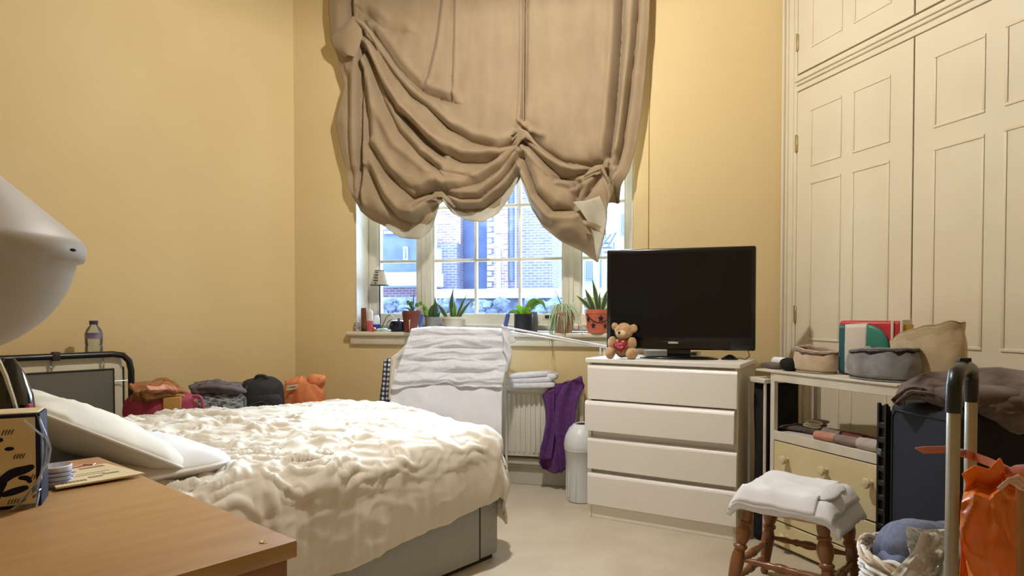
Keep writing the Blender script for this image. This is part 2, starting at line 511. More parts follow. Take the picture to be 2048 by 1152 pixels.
# ------------------------------------------------------------ outside
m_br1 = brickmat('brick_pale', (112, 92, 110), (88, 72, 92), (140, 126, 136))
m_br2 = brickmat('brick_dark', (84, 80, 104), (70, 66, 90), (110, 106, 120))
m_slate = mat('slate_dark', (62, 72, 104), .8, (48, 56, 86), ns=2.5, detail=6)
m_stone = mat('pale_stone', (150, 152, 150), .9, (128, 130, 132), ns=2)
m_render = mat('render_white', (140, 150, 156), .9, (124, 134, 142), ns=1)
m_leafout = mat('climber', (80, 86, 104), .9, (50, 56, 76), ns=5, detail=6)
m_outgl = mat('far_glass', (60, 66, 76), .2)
def OW(px, off): return S_of(WP(px, 560, -off))
def OZ(px, py, off): return WP(px, py, -off).z
def obox(mb, px0, px1, py0, py1, off, th=.4, mi=0):
    x0, x1 = OW(px0, off), OW(px1, off); pm = (px0 + px1) / 2
    z1, z0 = OZ(pm, py0, off), OZ(pm, py1, off)
    mb.rbox((x0, off, z0), (x1, off + th, z1), .01, 1, mi, M=Mw)
    return mb
bo = W(1.5, -14, -1)
b1 = thing('brick_building', 'tall pale brick building with white pipes seen through the middle panes', 'building', bo, WANG)
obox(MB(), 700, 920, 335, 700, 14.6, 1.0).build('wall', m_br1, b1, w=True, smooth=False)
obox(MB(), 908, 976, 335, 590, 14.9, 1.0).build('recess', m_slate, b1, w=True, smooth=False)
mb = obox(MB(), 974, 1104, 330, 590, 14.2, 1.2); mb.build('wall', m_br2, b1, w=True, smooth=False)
mb = MB()
for k in range(22):
    z = 345 + k * 11
    obox(mb, 974, 983 + (k % 2) * 5, z, z + 9, 14.15, .1)
mb.build('quoins', m_stone, b1, w=True, smooth=False)
obox(MB(), 988, 1016, 340, 590, 14.12, .1).build('wall_strip', m_br1, b1, w=True, smooth=False)
for a, b, c, d in ((912, 915, 335, 488), (918, 921, 335, 488), (1019, 1027, 335, 560), (1030, 1033, 335, 585)):
    off = 14.3 if a < 1000 else 14.05
    p = WP((a + b) / 2, c, -off); q = WP((a + b) / 2, d, -off); r = (b - a) / 2 * (p - CAM).length / F
    MB().tube([p, q], r, 8).build('drain_pipe', m_render if a != 1019 else m_slate, b1, w=True)
mb = obox(MB(), 868, 914, 486, 590, 14.2, .5); mb.build('annexe_wall', m_br2, b1, w=True, smooth=False)
mb = obox(MB(), 873, 882, 497, 575, 14.1, .1); mb.build('window_frame', m_render, b1, w=True)
mb = obox(MB(), 992, 1001, 498, 580, 14.05, .1); mb.build('window_frame', m_render, b1, w=True)
b2 = thing('rendered_building', 'pale blue-grey rendered building seen through the right window light', 'building', W(3, -17, -1), WANG)
obox(MB(), 1092, 1290, 420, 700, 17, 1).build('wall', m_render, b2, w=True, smooth=False)
for a, b, c, d in ((1170, 1188, 520, 560), (1204, 1216, 412, 440), (1204, 1214, 455, 478), (1240, 1252, 425, 470)):
    f = obox(MB(), a, b, c, d, 16.9, .1).build('window', m_stone, b2, w=True)
    obox(MB(), a + 2, b - 2, c + 2, d - 2, 16.86, .1).build('pane', m_outgl, f, w=True)
st = MB()
obox(st, 1199, 1203, 484, 640, 12.9, .1)
obox(st, 1226, 1229, 484, 640, 12.9, .1)
for k in range(5):
    obox(st, 1200 + k * 3, 1222 + k * 2, 484 + k * 9, 487 + k * 9, 12.8 - k * .2, .2)
st.tube([WP(1203, 492, -12.6), WP(1222, 468, -12.6)], .03, 6).tube([WP(1215, 495, -12.6), WP(1232, 465, -12.6)], .03, 6)
single('fire_escape', st, m_slate, 'dark metal fire escape steps outside beside the hanging blind point', 'stairs')
b3 = thing('dark_building', 'dark slate-walled building seen through the left window light', 'building', W(0, -13, -1), WANG)
obox(MB(), 640, 842, 460, 545, 13.2, 1).build('wall', m_slate, b3, w=True, smooth=False)
obox(MB(), 768, 815, 462, 467, 13.1, .1).build('lintel', m_render, b3, w=True)
f = obox(MB(), 806, 814, 493, 520, 13.1, .1).build('window', m_render, b3, w=True)
obox(MB(), 808, 812, 496, 517, 13.06, .1).build('pane', m_outgl, f, w=True)
obox(MB(), 640, 858, 545, 572, 12.6, 1.2).build('flat_roof', m_render, b3, w=True, smooth=False)
gw = thing('garden_wall', 'low rubble garden wall with pale coping below the brick building', 'wall', W(1.5, -11, -1), WANG)
obox(MB(), 640, 1290, 594, 760, 11.4, .5).build('wall', m_leafout, gw, w=True, smooth=False)
obox(MB(), 858, 1290, 577, 596, 11.2, .8).build('coping', m_render, gw, w=True)
# scrambling plants on the wall
random.seed(5)
ORD = ('leftmost', 'second', 'third', 'fourth')
for k in range(4):
    px = 790 + k * 98 + random.uniform(-8, 8); off = 10.7
    mb = MB()
    p = WP(px, 612, -off)
    for j in range(11):
        q = p + V((random.uniform(-.33, .33), random.uniform(-.1, .1), random.uniform(-.3, .12)))
        mb.soft(q, (.16, .12, .11), 1, 1, .07, 9, k * 9 + j, 12, 8)
    single('climbing_shrub', mb, m_leafout, ORD[k] + ' grey shrub from the left on the rubble garden wall outside', 'shrub', 'shrubs on the garden wall outside')
single('outdoor_ground', MB().box((-14, .4, -1.2), (18, 30, -1.0), M=Mw), m_stone, None, None, kind='structure', smooth=False)

# ------------------------------------------------------------ festoon blind
m_blind = mat('blind_cloth', (166, 144, 113), .85, (156, 134, 103), ns=9, bump=.35, bs=260, stretch=(1, 1, .35), sheen=.15, transl=.05)
m_lining = mat('blind_lining', (205, 198, 178), .85, (190, 182, 160), ns=8, bump=.2, bs=200, transl=.2)
bl = thing('festoon_blind', 'tan fabric festoon blind hitched up unevenly over the window', 'blind', W(1.5, .13, 1.6), WANG)
b_top = [(655, -70), (1302, -70)]
b_left = [(655, -70), (655, 0), (661, 80), (672, 115), (684, 165), (668, 240), (678, 300), (692, 360), (708, 418)]
b_right = [(1302, -70), (1297, 60), (1290, 150), (1282, 230), (1272, 290), (1258, 345), (1243, 372), (1236, 402)]
b_bot = [(708, 418), (735, 438), (765, 452), (800, 461), (835, 459), (858, 438), (872, 408), (880, 393), (888, 404), (905, 418), (935, 427),
         (965, 425), (995, 407), (1020, 374), (1037, 350), (1047, 378), (1060, 415), (1083, 452), (1118, 480), (1158, 499), (1193, 524), (1205, 476),
         (1211, 445), (1206, 414), (1216, 403), (1236, 402)]
CRE = [  # polyline, width px, depth m (minus = towards the wall)
 ([(720, 90), (717, 200), (719, 300), (717, 405)], 6, -.050), ([(702, -70), (703, 0), (700, 36)], 7, -.04),
 ([(727, 92), (745, 130), (770, 185), (795, 225), (818, 248), (845, 280), (880, 308)], 8, -.045),
 ([(745, 62), (795, 136), (827, 169), (850, 186), (898, 200)], 10, -.040),
 ([(735, 70), (780, 140), (820, 190), (850, 210), (893, 253), (940, 281), (996, 295), (1038, 284)], 9, -.040),
 ([(804, 230), (841, 267), (874, 300), (921, 323), (968, 323), (1018, 300), (1040, 285)], 9, -.040),
 ([(729, 98), (762, 197), (795, 262), (837, 309), (876, 340)], 8, -.034),
 ([(724, 140), (734, 281), (762, 337), (795, 372), (827, 396), (872, 378)], 10, -.045),
 ([(736, 342), (764, 398), (795, 436), (827, 446), (862, 418)], 9, -.035),
 ([(1053, -70), (1052, 0), (1050, 120), (1047, 240)], 4.5, -.035),
 ([(1048, 262), (1090, 300), (1127, 322), (1179, 330), (1202, 326)], 8, -.04),
 ([(1050, 285), (1090, 325), (1120, 352), (1152, 362)], 7, -.04),
 ([(1046, 315), (1072, 385), (1105, 420), (1146, 419), (1158, 380)], 10, -.05),
 ([(1150, 372), (1186, 348), (1200, 338)], 6, -.03), ([(1110, 355), (1150, 350), (1198, 338)], 7, -.035),
 ([(1246, -70), (1243, 60), (1236, 160), (1228, 250), (1220, 312)], 11, -.06),
 ([(1282, -70), (1272, 80), (1260, 180), (1246, 290), (1236, 330)], 7, -.035),
 ([(1214, 345), (1228, 380), (1232, 400)], 6, -.03), ([(1200, 350), (1180, 385), (1160, 410)], 6, -.03),
 ([(884, 400), (921, 416), (963, 414), (1005, 382), (1036, 345)], 6, -.028), ([(884, 385), (921, 398), (960, 396), (1000, 362), (1040, 315)], 7, -.032),
 ([(880, 380), (918, 378), (960, 366), (1000, 338), (1040, 298)], 8, -.03),
 ([(876, 388), (845, 404), (832, 418)], 5, -.022), ([(876, 378), (840, 392), (815, 402)], 6, -.022),
 ([(906, -70), (903, 60), (899, 195)], 5, -.022), ([(880, -20), (865, 90), (846, 165)], 6, -.02),
 ([(735, 30), (770, 60), (800, 62)], 12, -.025), ([(850, 320), (890, 345), (930, 352)], 10, -.018),
 ([(745, 300), (780, 350), (830, 380)], 9, -.02), ([(690, 150), (694, 280), (704, 380)], 9, -.02),
 # ridges
 ([(736, 92), (768, 160), (815, 225), (862, 270), (930, 302), (1000, 305), (1040, 290)], 9, .030),
 ([(748, 86), (800, 158), (845, 200), (905, 250)], 8, .028), ([(726, 120), (748, 210), (790, 290), (850, 335)], 9, .024),
 ([(712, 120), (708, 220), (706, 330)], 9, .02), ([(740, 290), (762, 360), (800, 415), (840, 425)], 13, .03),
 ([(900, 345), (950, 348), (1005, 322), (1040, 292)], 9, .026), ([(892, 392), (930, 408), (965, 404), (1005, 370)], 6, .02),
 ([(1050, 275), (1100, 318), (1150, 343), (1195, 336)], 6, .03), ([(1056, 300), (1085, 372), (1120, 400)], 14, .03),
 ([(1256, -70), (1254, 80), (1244, 200), (1232, 300)], 9, .03), ([(1100, 470), (1150, 450), (1175, 420)], 16, .02),
 ([(1042, 245), (1062, 262), (1085, 272)], 6, .03), ([(1038, 268), (1048, 256), (1060, 270)], 6, .03),
]
CB = [(P, w, a, min(p[0] for p in P) - 3.2 * w, max(p[0] for p in P) + 3.2 * w, min(p[1] for p in P) - 3.2 * w, max(p[1] for p in P) + 3.2 * w) for P, w, a in CRE]
cf = coons(b_top, b_bot, b_left, b_right)
def blind_disp(x, y):
    d = 0
    for P, w, a, x0, x1, y0, y1 in CB:
        if x0 < x < x1 and y0 < y < y1:
            r, sd = segdist(x, y, P)
            k = r / w
            if k < 3.2:
                if a < 0:
                    d += 1.7 * a * math.exp(-k * 1.5)
                    if sd * (1 if P[0][0] < 1040 else -1) < 0: d -= .55 * a * math.exp(-((k - 1.7) / .8) ** 2)
                else: d += 1.2 * a * math.exp(-k * k)
    for gx, gy in ((716, 46), (880, 390), (1046, 275), (1198, 336)):
        r = hypot(x - gx, y - gy)
        if r < 90: d += -.03 * math.exp(-(r / 18) ** 2) + .02 * math.exp(-((r - 45) / 25) ** 2)
        if r < 40:
            an = atan2(y - gy, x - gx); d += .012 * math.exp(-(r / 22) ** 2) * sin(an * 9) * min(1, r / 8)
    d += .018 * fbm(x * .011, y * .006, 1.3, 2) + .006 * fbm(x * .03, y * .025, 4, 2)
    return d
def blind_fn(a, b):
    x, y = cf(a, b)
    d = blind_disp(x, y)
    roll = -.07 * sstep(.93, 1.0, b) ** 1.3 + .03 * math.exp(-((b - .9) / .05) ** 2)
    edge = -.03 * (math.exp(-(a / .02) ** 2) + math.exp(-((1 - a) / .02) ** 2))
    return WP(x, y, .135) + WN * (max(-.10, min(.09, d)) + roll + edge)
mb = MB().grid(blind_fn, 300, 230)
mb.build('cloth', m_blind, bl, w=True, solid=.004, off=0, ang=180)
# pale lining showing under the hem
def strip(hem, depth, off, sag=0):
    def fn(a, b):
        x, y = poly_at(hem, a)
        yy = y + 7 * sin(pi * a) + (b - .75) * depth * sin(pi * min(1, max(0, a))) ** .5
        return WP(x, yy, off + .02 * sin(a * 17) * b - .02 * (1 - b))
    return fn
mb = MB().grid(strip([(770, 452), (800, 464), (840, 463), (862, 446), (874, 418), (881, 398)], 34, .085), 40, 8)
mb.grid(strip([(884, 398), (905, 419), (935, 430), (965, 431), (997, 414), (1022, 382), (1038, 352)], 26, .085), 40, 8)
mb.build('lining', m_lining, bl, w=True, solid=.003, off=0, ang=180, label='pale lining of the blind')
# turned-back corner on the right
ff = coons([(1146, 404), (1170, 402), (1198, 390)], [(1186, 470), (1192, 510), (1196, 524)], [(1146, 404), (1163, 424), (1178, 446), (1186, 470)], [(1198, 390), (1211, 420), (1212, 446), (1205, 480), (1196, 524)])
mb = MB().grid(lambda a, b: WP(*ff(a, b), .235) + WN * (.015 * sin(a * 5 + b * 4) - .02 * a), 18, 26)
mb.build('turned_corner', m_lining, bl, w=True, solid=.004, off=0, ang=180, label='pale turned-back corner of the blind')
ff = coons([(1165, 440), (1190, 446), (1210, 456)], [(1168, 450), (1190, 458), (1211, 470)], [(1165, 440), (1168, 450)], [(1210, 456), (1211, 470)])
mb = MB().grid(lambda a, b: WP(*ff(a, b), .245) + WN * (.015 * sin(a * 5 + b * 2) - .02 * a), 18, 4)
mb.build('hem_band', m_blind, bl, w=True, solid=.004, off=0, ang=180)
# tied flap on the upper left
ff = coons([(700, 40), (712, 36), (722, 48)], [(688, 112), (700, 113), (708, 114)], [(700, 40), (676, 58), (658, 74), (664, 92), (688, 112)], [(722, 48), (725, 72), (718, 95), (708, 114)])
mb = MB().grid(lambda a, b: WP(*ff(a, b), .20) + WN * (.035 * sin(a * pi) - .03 * b * (1 - a)), 20, 26)
mb.build('tied_flap', m_blind, bl, w=True, solid=.004, off=0, ang=180)
mb = MB()
for k in range(5):
    P = [WP(700 + k * 3, 42 - k * 2, .2), WP(712 + k * 4, 38 + k * 3, .225), WP(726 + k * 4, 48 + k * 5, .205), WP(738 + k * 5, 66 + k * 7, .18)]
    mb.tube(P, [.012, .016, .015, .006], 8)
mb.build('gather', m_blind, bl, w=True)
mb = MB()
for k in range(4):
    mb.tube([WP(1028 - k * 2, 300 - k * 10, .17), WP(1040, 278 - k * 6, .195), WP(1052, 272 - k * 2, .195), WP(1072 + k * 6, 288 + k * 8, .165)], [.006, .015, .015, .006], 8)
mb.build('gather', m_blind, bl, w=True)
mb = MB()
for k in range(3):
    mb.tube([WP(858 - k * 8, 398 + k * 5, .16), WP(872, 386 + k * 3, .18), WP(884, 386 + k * 3, .18), WP(902 + k * 4, 402 + k * 6, .155)], [.005, .011, .011, .005], 8)
mb.build('gather', m_blind, bl, w=True)
mb = MB()
for k in range(3):
    mb.tube([WP(1176 - k * 4, 344 + k * 4, .17), WP(1192, 334 + k * 3, .195), WP(1204, 332 + k * 2, .195), WP(1212 + k * 5, 348 + k * 12, .165)], [.006, .013, .013, .006], 8)
mb.build('gather', m_blind, bl, w=True)
MB().tube([WP(1049, -60, .155), WP(1047, 245, .15)], .004, 6).build('pull_cord', m_blind, bl, w=True)
mb = MB().rbox((WIN0 - .2, -.14, 3.66), (WIN1 + .16, -.02, 3.72), .01, 1, M=Mw)
mb.box((WIN0 + .3, -.10, 3.715), (WIN0 + .36, 0.0, 3.74), M=Mw)
mb.build('headrail', m_wfr, bl, w=True)

# ------------------------------------------------------------ bed
m_base = mat('bed_base', (158, 158, 150), .7, (154, 154, 146), ns=30, bump=.15, bs=500)
m_quilt = mat('quilt_cotton', (216, 207, 190), .85, (210, 200, 182), ns=4, bump=.15, bs=300, sheen=.1)
m_sheet = mat('sheet_cotton', (240, 238, 232), .85, (232, 230, 224), ns=5, bump=.1, bs=200)
B0 = G(1001, 1115, 0)
BW, BL = 1.45, 1.98
bed = thing('divan_bed', 'grey divan bed with side drawer under a cream quilt', 'bed', B0, UANG)
MB().rbox((-BL, .012, .02), (0, BW, .36), .02, 2).build('base', m_base, bed)
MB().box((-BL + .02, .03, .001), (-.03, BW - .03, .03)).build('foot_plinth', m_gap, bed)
x1 = -.155
dr = MB().rbox((x1 - .86, -.002, .03), (x1, .03, .292), .004, 1).build('drawer', m_base, bed)
MB().box((x1 - .874, .004, .026), (x1 + .013, .02, .305)).build('drawer_gap', m_gap, dr)
MB().rbox((-BL + .02, .02, .36), (-.015, BW - .02, .60), .06, 4).build('mattress', m_sheet, bed)
hb = MB().rbox((-BL - .075, .02, 0), (-BL - .005, BW, .96), .02, 2).build('headboard', m_base, bed)

qt = thing('quilt', 'crumpled cream quilt spread over the divan bed', 'quilt', B0 + V((0, 0, .3)), UANG)
QR = .13
def quilt_top(x, y):
    z = .650 + .030 * sin(pi * max(0, min(1, y / BW))) + .030 * sstep(-.2, -1.6, x) * sstep(.2, 1.2, y)
    z += .02 * sstep(.1, .9, y)
    return z
def quilt_fn(a, b):
    # a: head -> foot, b: near -> far
    hang_n = .262 + .125 * min(1.3, max(0, (1 - a) * 1.9 / 1.1)) + .012 * noise.noise(V((a * 14, 0, 3)))
    hang_f, hang_o = .30, .34 + .03 * sin(b * 9)
    p = -1.72 + a * (1.72 + hang_o)
    q = -hang_n + b * (BW + hang_n + hang_f)
    x0, x1, y0, y1 = -9, .03 - QR, QR - .04, BW + .02 - QR
    cx, cy = min(p, x1 + .0), max(y0, min(y1, q))
    dx, dy = p - cx, q - cy
    dd = hypot(dx, dy)
    ux, uy = (dx / dd, dy / dd) if dd > 1e-9 else (0, 0)
    z = quilt_top(cx, cy)
    if dd < QR * pi / 2:
        th = dd / QR; out = QR * sin(th); dn = QR * (1 - cos(th)); nz = cos(th); no = sin(th)
    else:
        rest = dd - QR * pi / 2
        out = QR + (.012 + .04 * max(0, ux)) * sin(min(1, rest / .25) * pi) ; dn = QR + rest; nz = 0; no = 1
    # wrinkles
    wx, wy = p + .07 * fbm(p * 4, q * 4, 7, 2), q + .07 * fbm(p * 4, q * 4, 2, 2)
    head = sstep(-.2, -1.2, p)
    r1 = ridge(wx * 4.2 + wy * 2.6, wy * 7.6 - wx * 2.0, 1) 
    r2 = ridge(wx * 10 + wy * 4, wy * 14 - wx * 6, 5)
    r3 = ridge(wx * 2.0 - wy * .8, wy * 12 + wx * 3.0, 9)
    amp = (.55 + .75 * head) * (1 - .82 * sstep(QR * .9, QR * 1.8, dd))
    h = amp * (.016 * r1 + .009 * r2 + .013 * r3) + .012 * fbm(p * 2, q * 2, 0, 2) * (1 if dd < .1 else .5)
    # folds running down the sides
    if dd > .02:
        k = sstep(.02, .2, dd)
        arc = (p if abs(uy) > .7 else q if ux > .7 else p + q)
        h += k * (.006 * noise.noise(V((arc * 9, dd * 1.2, 4))) + .020 * ridge(arc * 3.2 + dd * 1.0, dd * .6, 8) + .004 * noise.noise(V((arc * 25, dd * 2, 6))))
        if ux > .3: h += .03 * k * sin(q * 14) * ux
        # gathered hem
        h += .006 * sstep(.40, .5, dd) * noise.noise(V((arc * 40, 0, 2)))
    return V((cx + ux * (out + no * h), cy + uy * (out + no * h), z - dn + nz * h))
o = MB().grid(lambda a, b: quilt_fn(a, b) - V((0, 0, .3)), 320, 300).build('cover', m_quilt, qt, solid=.014, off=1, ang=180)

def pillow(name, label, c, size, rot, m, seed, e=.55):
    t = thing(name, label, 'pillow', c, rot=rot)
    def fn(a, b):
        om = 2 * pi * a; et = -pi / 2 + pi * b
        def pw(x, e): return math.copysign(abs(x) ** e, x)
        x = pw(cos(et), .75) * pw(cos(om), .42); y = pw(cos(et), .75) * pw(sin(om), .42)
        pin = 1 - .10 * (1 - (abs(x) - abs(y)) ** 2) if abs(x) + abs(y) > 1.4 else 1
        zz = sin(et) * (1 - .35 * max(abs(x), abs(y)) ** 4)
        p = V((x * size[0], y * size[1], zz * size[2]))
        k = .012 * noise.noise(p * 8 + V((seed, 0, 0))) + .008 * ridge(p.x * 7 + seed, p.y * 7, 1)
        return p + V((0, 0, k if zz > 0 else -k))
    MB().grid(fn, 48, 24, close_u=True).build('cushion', m, t, ang=180)
    P = []
    for k in range(40):
        om = 2 * pi * k / 40
        pw = lambda x: math.copysign(abs(x) ** .42, x)
        P.append((pw(cos(om)) * size[0] * 1.005, pw(sin(om)) * size[1] * 1.005, 0))
    MB().tube(P, .006, 6, closed=True).build('piping', m_sheet, t)
    return t
def bedpt(x, y, z): return B0 + U * x + VV * y + V((0, 0, z))
m_pil = mat('pillow_white', (222, 220, 216), .85, (214, 211, 206), ns=5)
pillow('pillow', 'flat white pillow lying at the head of the bed under the propped pillow', bedpt(-BL + .36, .38, .715), (.29, .33, .070), (0, 0, UANG), m_pil, 3)
pillow('pillow', 'cream pillow propped at a slope against the headboard', bedpt(-BL + .245, .36, .84), (.27, .33, .075), (0, radians(30), UANG), mat('pillow_cream', (216, 208, 190), .85), 9)

# ------------------------------------------------------------ foreground table
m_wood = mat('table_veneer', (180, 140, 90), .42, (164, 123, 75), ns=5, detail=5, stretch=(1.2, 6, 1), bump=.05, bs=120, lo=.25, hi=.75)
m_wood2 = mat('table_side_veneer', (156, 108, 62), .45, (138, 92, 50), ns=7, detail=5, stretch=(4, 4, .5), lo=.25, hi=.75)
TZ = .83
TA = G(595, 1080, TZ); TA.z = 0
tb = thing('side_table', 'light wood veneered cabinet table in the near left corner', 'table', TA, UANG)
TLv = 1.035; TD = .62
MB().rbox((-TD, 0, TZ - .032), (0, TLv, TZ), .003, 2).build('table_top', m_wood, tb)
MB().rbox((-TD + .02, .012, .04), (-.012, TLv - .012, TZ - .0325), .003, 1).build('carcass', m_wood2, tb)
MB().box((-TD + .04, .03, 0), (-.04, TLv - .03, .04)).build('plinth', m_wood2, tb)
sc = G(527, 1085, TZ); sl = (sc - TA)
mb = MB().lathe([(0, TZ - .001), (.007, TZ - .001), (.0075, TZ + .001), (.005, TZ + .0018), (.003, TZ + .0008), (0, TZ + .0008)], 20, M=Matrix.Translation(V((sl.dot(U), sl.dot(VV), 0))))
mb.build('screw_cap', mat('screw_cap', (178, 150, 100), .35, metal=.5), tb)

# ------------------------------------------------------------ white chest of drawers
m_white = mat('white_foil', (243, 240, 233), .38, (240, 236, 228), ns=1.5)
m_whshaded = mat('white_foil_shaded', (214, 204, 182), .45)  # same white foil with shade put into the colour, for the right side
m_dark = mat('dark_gap', (40, 36, 32), .9)
CA = G(1175, 1033, 0); CBp = G(1474, 1084, 0)
CDIR = (CBp - CA).normalized(); CANG = atan2(CDIR.y, CDIR.x)
CWd = (CBp - CA).length; CH = .972; CDp = .48
ch = thing('chest_of_drawers', 'white four-drawer chest standing under the television', 'chest', CA, CANG)
MB().rbox((-.012, -.012, CH - .026), (CWd + .012, CDp, CH), .003, 1).build('top', m_white, ch)
MB().rbox((0, .006, 0), (.02, CDp, CH - .026), .002, 1).build('side', m_white, ch)
MB().rbox((CWd - .02, .006, 0), (CWd, CDp, CH - .026), .002, 1).build('side', m_whshaded, ch)
MB().box((.02, .03, .02), (CWd - .02, CDp - .01, CH - .03)).build('carcass', m_white, ch, smooth=False)
MB().rbox((.02, .012, 0), (CWd - .02, .03, .075), .002, 1).build('plinth', m_white, ch)
def rowz(py): return PL(1175, py, CA, V((0, 1, 0))).z
zz = [.942, .722, .500, .285, .078]
for k in range(4):
    z1, z0 = zz[k] - .004, zz[k + 1] + .004
    tilt = (0, .014, 0, 0)[k]
    dx = (0, -.012, 0, .0)[k]
    d = MB().rbox((.003 + dx, -.012 - tilt, z0 + (.03 if k == 1 else .012 if k == 2 else 0)), (CWd - .003 + dx, .012, z1 - .028), .002, 1)
    d = d.build('drawer', m_white, ch)
    # finger lip along the top of each front
    mb = MB()
    n = 12
    prof = [(-.012 - tilt, z1 - .028), (-.006 - tilt, z1 - .010), (.006 - tilt, z1 - .003), (.012, z1 - .003), (.012, z1 - .028)]
    vs = [(x, y, z) for x in (.003 + dx, CWd - .003 + dx) for y, z in prof]
    mb.add(vs, [(0, 1, 2, 3, 4), (9, 8, 7, 6, 5)] + [(i, (i + 1) % 5, 5 + (i + 1) % 5, 5 + i) for i in range(5)])
    mb.build('lip', m_white, d, ang=60)
m_chip = mat('chipped_edge', (58, 48, 40), .9)
mb = MB().add([(.56, -.0135, .703), (.655, -.0135, .698), (.625, -.0135, .712), (.6, -.0135, .706), (.56, -.012, .700), (.655, -.012, .695), (.625, -.012, .708), (.6, -.012, .702)],
              [(0, 1, 2, 3), (7, 6, 5, 4), (0, 4, 5, 1), (1, 5, 6, 2), (2, 6, 7, 3), (3, 7, 4, 0)])
mb.build('chip', m_chip, ch, label='dark chip in the drawer edge', smooth=False)
def chest_pt(x, y, z=CH): return CA + CDIR * x + V((-CDIR.y, CDIR.x, 0)) * y + V((0, 0, z))

# ------------------------------------------------------------ television
m_tv = mat('tv_black', (10, 10, 11), .25, (8, 8, 9), coat=.3)
m_scr = mat('tv_screen', (13, 13, 15), .16, (11, 11, 13), spec=.35)
TL = D(1213, 600, 4.10); TR = D(1512, 600, 3.82); TL.z = TR.z = 0
td = (TR - TL).normalized(); tang = atan2(td.y, td.x); TW = (TR - TL).length
tz0 = D(1213, 697, 4.10).z; tz1 = D(1213, 500, 4.10).z
tmid = (TL + TR) / 2
tv = thing('television', 'black flat-screen television on the white chest', 'television', V((tmid.x, tmid.y, CH)), tang)
h0, h1 = tz0 - CH, tz1 - CH
MB().rbox((-TW / 2, 0, h0), (TW / 2, .05, h1), .012, 3).build('casing', m_tv, tv)
MB().rbox((-TW / 2 + .025, -.0015, h0 + .075), (TW / 2 - .025, .01, h1 - .025), .001, 1).build('screen', m_scr, tv)
MB().rbox((-.06, -.012, h0 + .036), (.0, .0, h0 + .046), .002, 1).build('logo_strip', mat('logo_silver', (205, 205, 200), .3, metal=.3), tv, label='small silver maker strip')
MB().rbox((-.25, -.003, h0 + .006), (.30, .002, h0 + .05), .002, 1).build('lower_bezel', m_tv, tv)
MB().rbox((-.07, .012, .012), (.07, .045, h0 + .02), .006, 2).build('neck', m_tv, tv)
mb = MB().lathe([(0, 0), (.23, 0), (.23, .008), (.2, .016), (.06, .022), (0, .022)], 40, sy=.42)
mb.build('stand', m_tv, tv)
# TV box and cable by the stand
sb = thing('set_top_box', 'flat pale box lying behind the television stand', 'box', chest_pt(.40, .40), CANG)
MB().rbox((-.17, -.04, 0), (.17, .04, .038), .004, 1).build('body', m_whshaded, sb)
MB().rbox((.05, -.042, .010), (.16, -.039, .03), .001, 1).build('display', mat('dull_grey', (120, 124, 124), .4), sb)
mb = MB().lathe([(0, 0), (.05, 0), (.05, .008), (.03, .02), (.012, .03), (0, .03)], 24, sy=.8)
mb.v = [v + chest_pt(CWd - .11, .30) for v in mb.v]
single('aerial_base', mb, m_tv, 'small black round aerial foot under the right end of the television', 'aerial')
P = [chest_pt(CWd - .06, .30, CH + .012), chest_pt(CWd - .02, .29, CH + .006), chest_pt(CWd - .005, .33, CH + .02), chest_pt(CWd - .02, .38, CH + .05), chest_pt(CWd - .06, .40, CH + .07)]
single('television_cable', MB().tube(P, .003, 6), m_tv, 'thin black cable looping off the right end of the chest', 'cable')

# ------------------------------------------------------------ teddy bear
m_fur = mat('bear_fur', (214, 176, 128), .95, (186, 144, 96), ns=40, bump=1, bs=260, sheen=.4, bd=.004)
m_fur2 = mat('bear_muzzle', (232, 206, 168), .95, (214, 184, 144), ns=40, bump=.8, bs=260, sheen=.4)
m_red = mat('heart_red', (170, 24, 44), .6, (150, 18, 36), ns=20)
m_nose = mat('bear_nose', (74, 42, 26), .4)
m_txt = mat('heart_writing', (238, 170, 170), .6)
bp = PL(1245, 712, chest_pt(0, .085), V((-CDIR.y, CDIR.x, 0))); bp.z = CH
br = thing('teddy_bear', 'small tan teddy bear holding a red heart on the chest', 'teddy bear', bp, CANG + radians(12))
k = 1.0
MB().soft((0, .01, .07), (.056, .05, .068), 1, 1, .004, 30, 1).build('body', m_fur, br)
hd = MB().soft((.008, -.005, .163), (.056, .05, .050), .95, .95, .005, 28, 2).build('head', m_fur, br)
MB().soft((-.048, .006, .194), (.020, .013, .022), 1, 1, .003, 40, 3).build('ear', m_fur, hd)
MB().soft((.064, .004, .182), (.024, .014, .026), 1, 1, .003, 40, 4).build('ear', m_fur, hd)
MB().soft((.0, -.048, .150), (.030, .024, .024), 1, 1, .002, 40, 5).build('muzzle', m_fur2, hd)
MB().soft((-.010, -.071, .158), (.0075, .006, .009), .8, .8).build('nose', m_nose, hd)
for x in (-.022, .022): MB().soft((x, -.045, .176), (.004, .004, .004), 1, 1, nu=10, nv=8).build('eye', m_nose, hd)
MB().soft((-.060, -.018, .090), (.026, .030, .042), 1, 1, .004, 30, 6).build('arm', m_fur, br)
MB().soft((.060, -.022, .094), (.028, .028, .036), 1, 1, .004, 30, 7).build('arm', m_fur, br)
MB().soft((-.068, -.040, .036), (.030, .050, .036), .9, .9, .004, 30, 8).build('leg', m_fur, br)
MB().soft((.062, -.046, .034), (.036, .050, .034), .9, .9, .004, 30, 9).build('leg', m_fur, br)
HM = Matrix.Translation(V((-.004, -.062, .078))) @ Matrix.Rotation(radians(-14), 4, 'Y') @ Matrix.Rotation(radians(-8), 4, 'X')
hp = []
for i in range(48):
    t = 2 * pi * i / 48
    hp.append((.0026 * 16 * sin(t) ** 3 * 1.0, .0027 * (13 * cos(t) - 5 * cos(2 * t) - 2 * cos(3 * t) - cos(4 * t))))
mb = MB()
